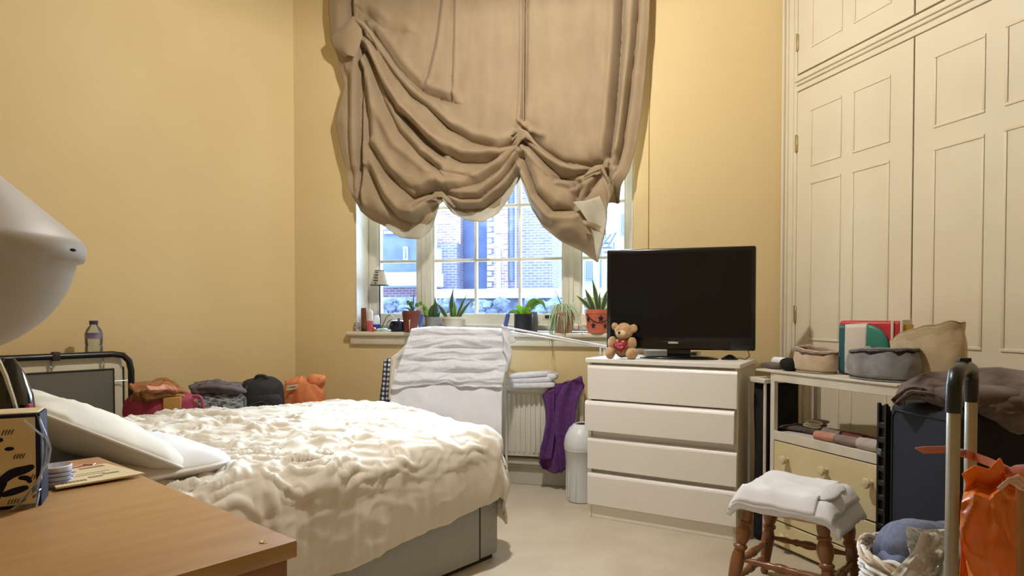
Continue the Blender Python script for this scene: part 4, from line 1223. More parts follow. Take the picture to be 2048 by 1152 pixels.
for x, y in ((-.14, -.09), (.14, -.09), (-.14, .09), (.14, .09)):
    MB().lathe([(0, -.012), (.02, -.012), (.023, -.006), (.023, .006), (.02, .012), (0, .012)], 16, M=Mb @ Matrix.Translation(V((x, y, .023))) @ Matrix.Rotation(pi / 2, 4, 'X')).build('wheel', m_cblk, tr, w=True)
    MB().box((x - .01, y - .015, .03), (x + .01, y + .015, .05), M=Mb).build('wheel_mount', m_cblk, tr, w=True)
for q in (Q1, Q2):
    MB().rbox((-.0125, -.009, .05), (.0125, .009, gz - .085), .004, 2, M=Matrix.Translation(V((q.x, q.y, 0)))).build('tube', m_alu, tr, w=True)
q1 = V((Q1.x, Q1.y, 0)); q2 = V((Q2.x, Q2.y, 0))
gp = [q1 + V((0, 0, gz - .095)), q1 + V((0, 0, gz - .035)), q1 + qd * .10 + V((0, 0, gz - .010)), q1 + qd * .3 + V((0, 0, gz - .003)), q1 + qd * .5 + V((0, 0, gz)),
      q1 + qd * .7 + V((0, 0, gz - .003)), q1 + qd * .9 + V((0, 0, gz - .010)), q2 + V((0, 0, gz - .035)), q2 + V((0, 0, gz - .095))]
MB().tube(gp, [.0165, .0165, .0175, .0175, .0175, .0175, .0175, .016, .016], 12).build('grip', m_grip, tr, w=True)
c = q1 + qd * .5 + V((0, 0, gz + .018)); MB().rbox((-.014, -.010, -.004), (.014, .010, .006), .002, 1, M=Matrix.Translation(c)).build('button', m_cblk, tr, w=True)

# leather luggage tag
m_tag = mat('tag_leather', (192, 118, 92), .6, (178, 104, 80), ns=30, bump=.3, bs=200)
lt = thing('luggage_tag', 'tan leather strap tied round the trolley handle', 'strap', D(1925, 905, 1.619), 0)
def ribbon(P, w, th=.003):
    mb = MB()
    n = len(P)
    for i, p in enumerate(P):
        for s_ in (-1, 1):
            ww = w[i] if isinstance(w, list) else w
            mb.v += [p + V((0, 0, ww * s_)), p + V((0, -th, ww * s_))]
    for i in range(n - 1):
        a = i * 4; b = a + 4
        mb.f += [(a, b, b + 2, a + 2), (a + 1, a + 3, b + 3, b + 1), (a, a + 1, b + 1, b), (a + 2, b + 2, b + 3, a + 3)]; mb.m += [0] * 4
    mb.f += [(0, 2, 3, 1), (n * 4 - 4, n * 4 - 3, n * 4 - 1, n * 4 - 2)]; mb.m += [0, 0]
    return mb
ribbon([D(1830, 896, 1.575), D(1846, 900, 1.575), D(1880, 899, 1.566), D(1918, 898, 1.558)], [.001, .0085, .0085, .009]).build('strap', m_tag, lt, w=True, ang=50)
ribbon([D(1918, 904, 1.575), D(1945, 912, 1.645), D(1975, 923, 1.610), D(2010, 937, 1.531), D(2034, 944, 1.488)], [.010, .011, .011, .009, .004]).build('strap', m_tag, lt, w=True, ang=50)
ribbon([D(2008, 944, 1.505), D(2030, 938, 1.479), D(2056, 938, 1.452)], [.004, .009, .011]).build('strap', m_tag, lt, w=True, ang=50)
mb = MB().lathe([(0, -.008), (.009, -.006), (.012, 0), (.009, .006), (0, .008)], 16, M=Matrix.Translation(D(1923, 905, 1.566)))
mb.build('bead', mat('tag_bead', (150, 90, 96), .2, metal=.4), lt, w=True)

# orange carrier bag
m_orbag = mat('orange_plastic', (244, 148, 56), .3, (236, 126, 40), ns=5, spec=.6, transl=.25)
ob = thing('orange_bag', 'crumpled orange plastic carrier bag on the trolley case', 'bag', D(2010, 1330, 1.46), 0)
og = coons([(1924, 948), (1950, 930), (1978, 938), (2000, 915), (2012, 938), (2080, 950)], [(1950, 1330), (1990, 1335), (2040, 1335), (2100, 1330)],
           [(1924, 948), (1932, 968), (1922, 1010), (1920, 1060), (1930, 1110), (1945, 1190), (1950, 1330)], [(2080, 950), (2090, 1100), (2100, 1330)])
def obf(a, b):
    x, y = og(a, b)
    bulge = .07 * sin(pi * min(1, max(0, a * .8 + .1))) * (.35 + .65 * sstep(0, .25, b))
    cr_ = .014 * ridge(a * 1.6 + b * 1.8, b * 2.0 - a * 1.2, 2) + .005 * ridge(a * 4 - b * 3, b * 5, 7) + .010 * fbm(a * 3, b * 4, 1, 2)
    neck = -.025 * math.exp(-((b - .10) / .03) ** 2) + .012 * math.exp(-((b - .15) / .03) ** 2)
    return D(x, y, 1.53 - bulge - cr_ - neck)
MB().grid(obf, 80, 110).build('front', m_orbag, ob, w=True, solid=.0015, off=0, ang=35)
def obb(a, b):
    x, y = og(a, b)
    p = D(x, y, 1.53)
    return p + V((.015 * sin(b * 7), .05 * sin(pi * min(1, max(0, a * .8 + .1))) * sstep(0, .3, b) + .008 * fbm(a * 6, b * 6, 4, 2) + .002, 0))
MB().grid(obb, 50, 60).build('back', m_orbag, ob, w=True, solid=.0015, off=0, ang=35)
m_pstr = mat('pink_cord', (224, 180, 160), .7)
for k in range(3):
    P = [D(1998 + k * 9, 978 - k * 9, 1.43), D(2016 + k * 5, 962 - k * 2, 1.42), D(2030 + k * 3, 968 - k * 8, 1.415), D(2052, 985 - k * 10, 1.41)]
    MB().tube(P, .005, 8).build('cord', m_pstr, ob, w=True)
MB().tube([D(2042, 960, 1.42), D(2043, 1060, 1.40), D(2041, 1185, 1.40)], .009, 8).build('strap', mat('strap_tan', (176, 120, 70), .7), ob, w=True)

# ------------------------------------------------------------ laundry basket
m_wick = mat('white_wicker', (232, 228, 220), .6, (214, 208, 196), ns=20)
m_wick2 = mat('cane', (206, 180, 146), .6, (188, 160, 124), ns=20)
bkp = D(1866, 1000, 1.95); bkp.z = 0
BKR = .19; BKH = .53
bk = thing('laundry_basket', 'round white wicker laundry basket full of clothes', 'basket', bkp, 0)
MB().lathe([(0, 0), (.15, 0), (.152, .01), (BKR - .012, BKH - .02), (BKR - .022, BKH - .02), (.142, .012), (0, .012)], 40).build('liner', m_wick, bk)
for k in range(24):
    z = .012 + k * (BKH - .03) / 24; r = .152 + (BKR - .152) * z / BKH
    P = []
    for i in range(72):
        an = 2 * pi * i / 72
        rr = r + .004 * (1 if (i // 2 + k) % 2 else -1)
        P.append((cos(an) * rr, sin(an) * rr, z))
    MB().tube(P, .0078, 5, closed=True).build('weave', m_wick, bk)
for k in range(4):
    P = []
    for i in range(64):
        an = 2 * pi * i / 64
        rr = BKR + .004 * sin(an * 9 + k * 1.6); P.append((cos(an) * rr, sin(an) * rr, BKH - .012 + .010 * cos(an * 9 + k * 1.6) + k * .004))
    MB().tube(P, .0065, 6, closed=True).build('rim', (m_wick2, m_wick)[k % 2], bk)
m_sweat = mat('sweat_grey', (112, 118, 138), .95, (96, 102, 122), ns=60, bump=.5, bs=300)
gs = thing('grey_sweater', 'grey sweatshirt bundled in the laundry basket', 'sweater', bkp + V((-.02, .02, BKH - .06)), 0)
MB().soft((.03, .03, .045), (.125, .12, .095), .75, .7, .025, 8, 3, 48, 30).build('bundle', m_sweat, gs, ang=180)
MB().soft((-.07, -.01, .0), (.05, .07, .07), .8, .8, .02, 10, 5).build('sleeve', m_sweat, gs, ang=180)
m_clear = glassmat('clear_bag', (250, 248, 240), .1, .12, .46, (226, 220, 204))
pbg = thing('clear_plastic_bag', 'milky clear plastic bag stuffed in the laundry basket', 'bag', bkp + V((.05, -.1, BKH - .05)), 0)
b1_ = coons([(1842, 1062), (1862, 1068), (1900, 1076), (1926, 1056)], [(1780, 1150), (1820, 1185), (1860, 1190), (1880, 1190)], [(1842, 1062), (1830, 1100), (1800, 1130), (1780, 1150)], [(1926, 1056), (1905, 1100), (1890, 1140), (1880, 1190)])
MB().grid(lambda a, b: D(*b1_(a, b), 1.82 - .05 * b - .03 * ridge(a * 3, b * 3, 1) + .015 * fbm(a * 5, b * 5, 2, 2)), 40, 40).build('film', m_clear, pbg, w=True, solid=.0012, off=0, ang=40)
b2_ = coons([(1812, 1052), (1850, 1060), (1902, 1058)], [(1820, 1112), (1850, 1105), (1900, 1085)], [(1812, 1052), (1815, 1085), (1820, 1112)], [(1902, 1058), (1906, 1070), (1900, 1085)])
MB().grid(lambda a, b: D(*b2_(a, b), 1.86 - .025 * ridge(a * 3, b * 3, 4)), 30, 24).build('film', m_clear, pbg, w=True, solid=.0012, off=0, ang=40)
b3_ = coons([(1905, 1060), (1922, 1056), (1930, 1064)], [(1862, 1190), (1885, 1195), (1900, 1195)], [(1905, 1060), (1890, 1110), (1862, 1190)], [(1930, 1064), (1918, 1120), (1900, 1195)])
MB().grid(lambda a, b: D(*b3_(a, b), 1.77 - .04 * sin(a * pi)), 16, 40).build('film', glassmat('clear_bag_dull', (240, 240, 232), .1, .12, .5, (190, 190, 180)), pbg, w=True, solid=.0012, off=0, ang=40)
wr = thing('white_roll', 'rolled white cloth at the right side of the laundry basket', 'cloth', bkp + V((.10, -.12, BKH - .06)), radians(70))
def wrf(a, b):
    an = a * 2.15 * 2 * pi; q = .062 * (1 - .30 * a)
    return V((-.06 + .12 * b, cos(an) * q, .055 + sin(an) * q))
MB().grid(wrf, 60, 8).build('roll', m_cloth, wr, solid=.006, off=0, ang=180)

# ------------------------------------------------------------ stool
m_oak = mat('stool_oak', (142, 92, 46), .35, (112, 68, 32), ns=9, detail=5, stretch=(3, 3, .6), coat=.25, lo=.3, hi=.7)
m_rush = mat('stool_rush', (196, 168, 116), .7, (172, 142, 92), ns=30)
SH = .43
sc_ = G(1592, 1003, SH); sc_.z = 0
sang = atan2(-1, .04) + radians(47)
sl_ = thing('turned_stool', 'turned oak stool with woven rush seat beside the chest', 'stool', sc_, sang)
hs = .175
legprof = [(0, .012), (.02, .017), (.12, .0205), (.30, .026), (.42, .029), (.50, .027), (.56, .021), (.575, .028), (.59, .030), (.605, .028), (.62, .020), (.66, .027), (.72, .033), (.78, .031), (.82, .022), (.835, .029), (.85, .029), (.865, .022), (.92, .026), (1, .024)]
tops = {}
for i, (x, y) in enumerate(((1, 1), (1, -1), (-1, -1), (-1, 1))):
    a = V((x * (hs + .035), y * (hs + .035), 0)); b = V((x * (hs - .025), y * (hs - .025), SH - .02)); tops[i] = (a, b)
    MB().spin(a, b, legprof, 16).build('leg', m_oak, sl_)
strprof = [(0, .009), (.12, .010), (.2, .014), (.3, .011), (.36, .017), (.40, .013), (.46, .019), (.5, .020), (.54, .019), (.60, .013), (.64, .017), (.70, .011), (.8, .014), (.88, .010), (1, .009)]
for i in range(4):
    for hgt in ((.30,) if i % 2 == 0 else (.36,)):
        a0, b0 = tops[i]; a1, b1x = tops[(i + 1) % 4]
        MB().spin(a0.lerp(b0, hgt + .1), a1.lerp(b1x, hgt + .1), strprof, 12).build('stretcher', m_oak, sl_)
    if i in (0, 2):
        MB().spin(a0.lerp(b0, .22), a1.lerp(b1x, .22), strprof, 12).build('stretcher', m_oak, sl_)
st_ = MB()
for i in range(4):
    a = V(((1, 1, -1, -1)[i] * hs, (1, -1, -1, 1)[i] * hs, SH - .012)); b = V(((1, -1, -1, 1)[i] * hs, (-1, -1, 1, 1)[i] * hs, SH - .012))
    MB().tube([a, b], .017, 10).build('seat_rail', m_rush, sl_)
ro = None
for i in range(22):
    t = -hs + .01 + i * (2 * hs - .02) / 21
    if ro is None:
        ro = MB().tube([(0, -hs, SH - .010), (0, -hs * .5, SH - .001), (0, 0, SH - .004), (0, hs * .5, SH - .001), (0, hs, SH - .010)], .0085, 6).build('rush_cord', m_rush, sl_); ro.location = (t, 0, 0)
    else:
        c = ro.copy(); COL.objects.link(c); c.location = (t, 0, 0)
# folded linen on the stool
fl = thing('folded_linen', 'stack of folded white linen draped on the stool', 'linen', sc_ + V((0, 0, SH)), sang)
def lin_layer(zb, th, ax0, ax1, ay0, ay1, droop, seed):
    def fn(a, b):
        x = ax0 + (ax1 - ax0) * a; y = ay0 + (ay1 - ay0) * b
        ex = max(0, abs(x) - .165); ey = max(0, abs(y) - .165)
        d = hypot(ex, ey)
        z = zb - droop * min(.12, d * 1.4) * 1.0 + .009 * fbm(x * 9, y * 9, seed, 2) + .007 * ridge(x * 6 + y * 4, y * 8, seed)
        k = 1 - .25 * min(1, d / .1)
        return V((x * k + (1 - k) * math.copysign(.165, x) if ex > 0 else x, y * k + (1 - k) * math.copysign(.165, y) if ey > 0 else y, z))
    return MB().grid(fn, 40, 40)
lin_layer(.026, .02, -.22, .23, -.20, .23, 1, 2).build('lower_fold', m_cloth, fl, solid=.02, off=1, ang=180)
lin_layer(.050, .02, -.215, .20, -.205, .19, 1, 5).build('middle_fold', m_cloth, fl, solid=.016, off=1, ang=180)
lin_layer(.064, .02, -.20, .135, -.205, .16, 1, 8).build('upper_fold', m_cloth, fl, solid=.012, off=1, ang=180)
def rollf(a, b):
    an = 2 * pi * a; y = -.16 + .33 * b
    r = .024 * max(.05, 1 - abs(2 * b - 1) ** 6) * (1 + .15 * noise.noise(V((b * 5, cos(an), 1))))
    return V((.15 + cos(an) * r * 1.7 - .02 * b, y, .070 + sin(an) * r * .8 - .01 * b))
MB().grid(rollf, 20, 30, close_u=True).build('rolled_edge', m_towel, fl, ang=180)

# ------------------------------------------------------------ window sill things
def sp(px, off, z=SILL):
    p = WP(px, 640, off); return V((p.x, p.y, z))
def pxm(px, off): return (sp(px, off) - V((0, 0, 0))).y / F        # metres per picture unit there
m_soil = mat('soil', (60, 44, 34), .95, ns=60)
m_lf = mat('leaf_green', (104, 150, 62), .5, (74, 120, 44), ns=12, transl=.3)
m_lfl = mat('leaf_lime', (150, 190, 70), .5, (120, 168, 50), ns=12, transl=.35)
m_lfd = mat('leaf_dark', (70, 96, 64), .5, (50, 74, 50), ns=14, transl=.15)
m_lfc = mat('leaf_cream_edge', (206, 208, 140), .5, (188, 190, 116), ns=14, transl=.25)
m_lfs = mat('leaf_spider', (166, 190, 140), .5, (140, 168, 112), ns=14, transl=.25)
m_lfw = mat('leaf_spider_stripe', (222, 226, 196), .5, transl=.25)
def leaf(P, w, mats, parent, n=12, fold=.25, name='leaf', shape='blade', stripe=.45, label=None):
    """P: control points base..tip; w: half width"""
    P = [V(p) for p in P]
    def at(t):
        if len(P) == 2: return P[0].lerp(P[1], t)
        if len(P) == 3: return P[0] * (1 - t) ** 2 + P[1] * 2 * t * (1 - t) + P[2] * t * t
        return P[0] * (1 - t) ** 3 + P[1] * 3 * t * (1 - t) ** 2 + P[2] * 3 * t * t * (1 - t) + P[3] * t ** 3
    mb = MB()
    for i in range(n + 1):
        t = i / n; p = at(t); d = (at(min(1, t + .02)) - at(max(0, t - .02))).normalized()
        view = (p - CAM).normalized() * .6 + V((.2, .5, -.3))
        s = d.cross(view); s = s.normalized() if s.length > 1e-5 else V((1, 0, 0))
        nn = s.cross(d).normalized()
        if shape == 'blade': k = (.55 + .45 * sin(pi * min(1, t * 1.25))) * (1 - t ** 3.5) if t < 1 else .02
        elif shape == 'oval': k = max(.06, sin(pi * t ** .8)) if t > .0 else .08
        else: k = 1 - t * .85
        for c in (-1, -stripe, 0, stripe, 1):
            mb.v.append(p + s * (c * w * k) + nn * (fold * w * k * abs(c)))
    for i in range(n):
        for c in range(4):
            a = i * 5 + c; mb.f.append((a, a + 1, a + 6, a + 5)); mb.m.append(1 if (c in (0, 3)) else 0)
    o = mb.build(name, list(mats), parent, w=True, solid=.0012, off=0, ang=180)
    if label: o['label'] = label
    return o
def pot(name, label, px0, px1, py0, py1, off, m, taper=.82, cat='plant', lip=True, square=False, group=None):
    c = sp((px0 + px1) / 2, off); k = c.y / F
    r = (px1 - px0) / 2 * k; h = (py1 - py0) * k
    t = thing(name, label, cat, c, WANG, group)
    n = 4 if square else 32
    prof = [(0, 0), (r * taper, 0), (r * (taper + (1 - taper) * .82), h * .8)]
    prof += ([(r * .97, h * .82), (r, h * .83), (r, h)] if lip else [(r, h)])
    prof += [(r * .9, h), (r * .86, h * .86), (0, h * .86)]
    MB().lathe(prof, n if not square else 28).build('pot', m, t, ang=35)
    MB().lathe([(0, h * .84), (r * .87, h * .84), (r * .85, h * .88), (0, h * .9)], 24).build('soil', m_soil, t)
    return t, c + V((0, 0, h * .88)), k
def bp_(c, k, dx, dy, dz=0, rnd=None):  # offset in picture units from c (x right along wall, up)
    return c + WE * (dx * k) + V((0, 0, dy * k)) - WN * (dz * k)

# brown pot with a leggy plant
m_potbr = mat('pot_brown', (124, 58, 46), .5, (112, 50, 40), ns=10)
t, c, k = pot('potted_plant', 'brown plastic pot with a straggly plant beside the small lamp', 804, 846, 615, 657, .035, m_potbr, .78)
for dx, dy, ex, ey, w in ((-4, 20, -25, 10, 2), (-2, 35, -17, 26, 2.2), (2, 45, 2, 48, 1.2)):
    leaf([bp_(c, k, 0, -4), bp_(c, k, dx, dy * .7, 2), bp_(c, k, ex, ey, 4)], w * k, (m_lfd, m_lfd), t)
for dx, dy, L in ((-6, 18, 9), (6, 15, 10), (14, 18, 9), (22, 8, 9), (-12, 20, 7)):
    leaf([bp_(c, k, 0, 0), bp_(c, k, dx * .5, dy), bp_(c, k, dx, dy)], .8 * k, (m_lf, m_lf), t, name='stem')
    leaf([bp_(c, k, dx, dy), bp_(c, k, dx + L * .4, dy + 4, -3), bp_(c, k, dx + L, dy - 2, -5)], 5 * k, (m_lf, m_lf), t, shape='oval')
leaf([bp_(c, k, 2, 0), bp_(c, k, 0, -2, -25), bp_(c, k, 5, -42, -24)], 1.4 * k, (m_lfw, m_lfw), t)
# grey pot and leaf
t, c, k = pot('potted_plant', 'grey pot with dark round leaves between the brown and cream pots', 849, 886, 621, 650, -.10, mat('pot_grey', (150, 148, 142), .5), .85)
for P, w, m in (([(-10, 0), (-16, 18), (-22, 30)], 6, m_lfl), ([(-8, 0), (-4, 24), (8, 32)], 6, m_lfd), ([(-6, 0), (-12, 8), (-24, 6)], 7, m_lfd), ([(2, 0), (6, 20), (4, 44)], 6, m_lfd), ([(8, 0), (12, 10), (14, 14)], 3, m_lfd)):
    leaf([bp_(c, k, x, y, -3) for x, y in P], w * k, (m, m), t, shape='oval' if m != m_lfd else 'blade')
# cream pot with snake plant
m_potc = mat('pot_cream', (214, 202, 176), .5, (206, 194, 168), ns=8)
t, c, k = pot('snake_plant', 'snake plant with grey-green leaves in a cream pot', 884, 932, 622, 652, -.06, m_potc, .80)
for P, w in (([(-2, 0), (-8, 30), (0, 62)], 6), ([(-14, 0), (-24, 20), (-38, 32)], 5), ([(2, 0), (2, 20), (2, 34)], 5), ([(6, 0), (14, 25), (30, 52)], 3.2), ([(10, 0), (18, 18), (40, 38)], 4.5), ([(14, 0), (16, 12), (22, 22)], 2)):
    leaf([bp_(c, k, x, y, -2) for x, y in P], w * k, (m_lfd if w != 5 or P[1][0] < 0 else m_lf, mat('leaf_pale_edge', (168, 182, 140), .5, transl=.2)), t, stripe=.7)
# black pot with pothos
m_potb = mat('pot_black', (24, 25, 32), .5)
t, c, k = pot('pothos_plant', 'lime green pothos in a black cylinder pot', 1028, 1066, 620, 657, .0, m_potb, .98, lip=False)
for P, w, m in (([(-6, 0), (-12, 14), (-24, 12), (-32, 2)], 4, m_lf), ([(-4, 0), (-4, 16), (-8, 22), (-16, 18)], 6, m_lfl), ([(2, 0), (6, 14), (14, 20), (18, 10)], 6, m_lfl),
                ([(4, 0), (12, 26), (22, 38), (34, 28)], 7, m_lf), ([(6, 0), (22, 34), (40, 40), (46, 12)], 6, m_lf), ([(0, 0), (6, 8), (10, 10), (14, 6)], 6, m_lfl), ([(-8, 0), (-10, 8), (-14, 6), (-18, 2)], 5, m_lfl),
                ([(2, 0), (4, 10), (4, 16), (0, 20)], 5, m_lfl)):
    leaf([bp_(c, k, x, y, -3 - i_ * 1.5) for i_, (x, y) in enumerate(P)], w * k, (m, m), t, shape='oval')
mb = MB().lathe([(0, 0), (.036, 0), (.038, .15), (.034, .15), (.033, .01), (0, .01)], 28)
mb.v = [v + sp(1066, -.12) for v in mb.v]
single('metal_cup', mb, mat('cup_grey', (120, 120, 122), .4, metal=.3), 'plain grey cylinder cup behind the black pot', 'cup')
# spider plant
m_terra = mat('terracotta', (178, 122, 92), .8, (160, 106, 78), ns=12)
t, c, k = pot('spider_plant', 'spider plant with striped leaves spilling over a terracotta pot', 1106, 1150, 618, 658, .0, m_terra, .72)
random.seed(11)
for i in range(84):
    an = max(-1, min(1, random.gauss(0, .5))); L = random.uniform(24, 44); drop = random.uniform(10, 52)
    fx = an * L; fr = random.uniform(-26, -6) if abs(an) < .7 else random.uniform(-20, 8)
    up = random.uniform(18, 44)
    leaf([bp_(c, k, an * 5, -2), bp_(c, k, fx * .4, up, fr * .4), bp_(c, k, fx * .95, up * .45, fr), bp_(c, k, fx * 1.02 + random.uniform(-4, 4), -drop * .75, fr)],
         random.uniform(2.0, 3.2) * k, (m_lfw, m_lfs), t, n=10, shape='taper', stripe=.45)
leaf([bp_(c, k, 0, 0), bp_(c, k, -10, 40), bp_(c, k, -26, 62)], 1.2 * k, (m_lfd, m_lfd), t, shape='taper')
leaf([bp_(c, k, 6, 0), bp_(c, k, 22, 36), bp_(c, k, 44, 40)], 2.4 * k, (m_lfw, m_lfw), t, shape='taper')
for ex, ey in ((-14, -88), (-24, -60)):
    leaf([bp_(c, k, -8, 2, -10), bp_(c, k, -20, 20, -28), bp_(c, k, -24, -50, -30), bp_(c, k, ex, ey, -30)], 1.7 * k, (m_lfd, m_lfs), t, n=14, shape='taper')
# orange star bucket with yellow-edged snake plant
m_buck = mat('bucket_orange', (214, 112, 80), .5, (202, 100, 70), ns=6)
m_star = mat('star_black', (28, 26, 40), .6)
t, c, k = pot('snake_plant', 'yellow-edged snake plant in an orange star bucket by the television', 1170, 1222, 612, 659, .0, m_buck, .78)
for P, w in (([(-8, 0), (-28, 24), (-44, 34)], 6), ([(-6, 0), (-18, 30), (-26, 48)], 7), ([(0, 0), (-4, 40), (-12, 68)], 6), ([(4, 0), (2, 24), (4, 42)], 4), ([(8, 0), (14, 34), (28, 56)], 7), ([(12, 0), (30, 16), (40, 26)], 5)):
    leaf([bp_(c, k, x, y, -3) for x, y in P], w * k, (m_lfd, m_lfc), t, stripe=.62)
r_ = 26 * k; hh = 47 * k
def star(cx, cz, R, nm='star'):
    mb = MB(); pts = []
    for i in range(10):
        a = pi / 2 + i * pi / 5; q = R if i % 2 == 0 else R * .42
        th = -pi / 2 - 0 + (cx + q * cos(a)) / r_; z = cz + q * sin(a); rad = r_ * (.78 + .22 * z / hh)
        pts.append((th, z, rad))
    for d in (.0008, .003):
        mb.v += [V((cos(th) * (rad + d), sin(th) * (rad + d), z)) for th, z, rad in pts]
    th = -pi / 2 + cx / r_; rad = r_ * (.78 + .22 * cz / hh)
    mb.v.append(V((cos(th) * (rad + .003), sin(th) * (rad + .003), cz)))
    for i in range(10):
        j = (i + 1) % 10
        mb.f += [(i, j, 10 + j, 10 + i), (10 + i, 10 + j, 20)]; mb.m += [0, 0]
    mb.build(nm, m_star, t, smooth=False)
for cx, cz, R in ((-8, 15, 7.5), (9, 29, 8), (-21, 27, 6), (21, 14, 6)): star(cx * k, cz * k, R * k)
P = []
for i in range(20):
    cx = -24 + 48 * i / 19; th = -pi / 2 + cx * k / r_; z = (38 - 17 * (1 - ((cx - 6) / 30) ** 2)) * k
    rad = r_ * (.78 + .22 * z / hh) + .003
    P.append((cos(th) * rad, sin(th) * rad, z))
MB().tube(P, .003, 6).build('handle', m_star, t)

# small lamp with lettered shade
c = sp(760, -.14); k = c.y / F
sl2 = thing('small_lamp', 'small black-stemmed lamp with a pale lettered shade on the sill', 'lamp', c, WANG)
m_lblk = mat('lamp_black', (34, 34, 34), .5)
m_lsh = mat('lamp_shade', (214, 206, 188), .8, transl=.3)
hS0, hS1 = (659 - 568) * k, (659 - 539) * k
MB().lathe([(0, 0), (.03, 0), (.032, .006), (.012, .016), (.006, .03), (.0045, hS0 - .01), (.009, hS0 + .004), (0, hS0 + .01)], 20).build('stand', m_lblk, sl2)
MB().lathe([(19 * k, hS0), (10 * k, hS1)], 32).build('shade', m_lsh, sl2, solid=.002)
sh_ = sl2.children[-1]
for r0, z0 in ((19 * k, hS0), (10 * k, hS1)):
    MB().tube([(r0 * cos(2 * pi * i / 32), r0 * sin(2 * pi * i / 32), z0) for i in range(32)], .003, 6, closed=True).build('wire_rim', m_lblk, sh_)
MB().tube([(0, 0, hS0), (19 * k, 0, hS0)], .002, 6).tube([(0, 0, hS0), (-19 * k, 0, hS0)], .002, 6).build('spider', m_lblk, sh_)
sl_t = atan2(9 * k, hS1 - hS0)
for i, (w_, s_) in enumerate(((5, 'love'), (7, 'and be'), (8, 'happy at'), (10, 'home today'), (4, 'v'))):
    zf = .86 - i * .185; z_ = hS0 + (hS1 - hS0) * zf; rr = (19 - 9 * zf) * k
    M_ = Matrix.Translation(V((-.002, -rr - .0035, z_))) @ Matrix.Rotation(-sl_t, 4, 'X') @ RX
    mb = MB()
    n_ = max(2, int(w_ * .9))
    for j in range(n_):
        x0 = (-w_ / 2 + w_ * j / n_) * k; mb.box((x0, -1.1 * k, -.0004), (x0 + w_ / n_ * k * .86, 1.1 * k, .0004), M=M_)
    mb.build('lettering', m_lblk, sh_, smooth=False, kind='stuff')
P = [sp(762, -.12, SILL + .012), sp(772, -.10, SILL + .10), sp(782, -.08, SILL + .125), sp(792, -.08, SILL + .08), sp(795, -.07, SILL + .02), sp(784, -.08, SILL + .008), sp(774, -.09, SILL + .05), sp(784, -.10, SILL + .09), sp(790, -.12, SILL + .03)]
def smooth_path(P, n=6):
    out = []
    for i in range(len(P) - 1):
        p0, p1, p2, p3 = P[max(0, i - 1)], P[i], P[i + 1], P[min(len(P) - 1, i + 2)]
        for j in range(n):
            t_ = j / n
            out.append(.5 * ((2 * p1) + (p2 - p0) * t_ + (2 * p0 - 5 * p1 + 4 * p2 - p3) * t_ ** 2 + (3 * p1 - p0 - 3 * p2 + p3) * t_ ** 3))
    return out + [P[-1]]
single('lamp_flex', MB().tube(smooth_path(P), .0028, 6), m_lblk, 'black flex looping beside the small lamp on the sill', 'cable')

# toiletries at the left end of the sill
m_tb = mat('tube_brown', (128, 74, 46), .45, (108, 58, 36), ns=14)
def bottle(name, label, cat, px0, px1, py0, py1, off, parts, sq=1, tilt=0):
    c = sp((px0 + px1) / 2, off); k = c.y / F
    t = thing(name, label, cat, c, WANG)
    r = (px1 - px0) / 2 * k; h = (py1 - py0) * k
    for nm, prof, m in parts:
        MB().lathe([(a * r, b * h) for a, b in prof], 24, sy=sq).build(nm, m, t, ang=35)
    return t
m_tdk = mat('cap_dark', (52, 40, 36), .5)
bottle('brown_tube', 'brown upright cosmetic tube at the left end of the sill', 'tube', 722, 734, 611, 658, .03, (
    ('cap', [(0, 0), (.9, 0), (.92, .15), (0, .15)], m_tdk), ('tube', [(0, .15), (.98, .152), (1, .3), (1, .9), (.95, 1), (0, 1)], m_tb)), .6)
bottle('pink_bottle', 'white and pink pump bottle beside the brown tube', 'bottle', 734, 746, 614, 658, .03, (
    ('base', [(0, 0), (.95, 0), (1, .04), (1, .48), (0, .48)], mat('bottle_pink', (206, 96, 104), .4)), ('body', [(0, .48), (1, .481), (1, .86), (.7, .95), (.3, .97), (0, .97)], mat('bottle_white', (226, 220, 216), .4)),
    ('pump', [(.12, .96), (.12, 1.22), (.16, 1.22), (.16, 1.26), (0, 1.26)], mat('pump_white', (238, 236, 232), .4))), .7)
bottle('blue_jar', 'white and blue jar behind the pink bottle', 'jar', 745, 760, 628, 660, -.10, (
    ('base', [(0, 0), (.9, 0), (1, .06), (1, .42), (0, .42)], mat('jar_blue', (58, 84, 176), .4)), ('top', [(0, .42), (1, .421), (.92, .8), (.5, 1), (0, 1)], mat('jar_white', (226, 234, 238), .3))), 1)
bottle('figurine_cup', 'tiny white and brown cup at the far left of the sill', 'cup', 708, 720, 640, 657, .02, (
    ('cup', [(0, 0), (.7, 0), (1, .6), (.95, 1), (.8, 1), (.75, .3), (0, .2)], mat('cup_white', (206, 196, 188), .5, (96, 70, 62), ns=60)), ('fill', [(0, .7), (.84, .7), (.5, .95), (0, 1.05)], m_tdk)), 1)
tp_ = thing('toothpaste_tube', 'white and green toothpaste tube with orange cap lying on the sill', 'tube', sp(750, .035), WANG)
rr = 4 * .0039
MB().lathe([(0, 0), (rr, 0), (rr, .018), (0, .018)], 20, M=Matrix.Translation(V((-.004, -.004, rr))) @ Matrix.Rotation(pi / 2, 4, 'X')).build('cap', mat('cap_orange', (204, 92, 40), .4), tp_)
MB().soft((.055, .008, .012), (.045, .014, .012), .5, .6, 0).build('body', mat('tube_green', (150, 206, 170), .4, (228, 232, 226), ns=30), tp_)
nv = thing('navy_speaker', 'round-fronted navy gadget between the lamp and brown pot', 'gadget', sp(793, .03), WANG)
m_nv = mat('gadget_navy', (28, 36, 66), .35, (22, 28, 54), ns=12)
MB().rbox((-.052, -.02, 0), (.058, .06, .085), .024, 4).build('body', m_nv, nv)
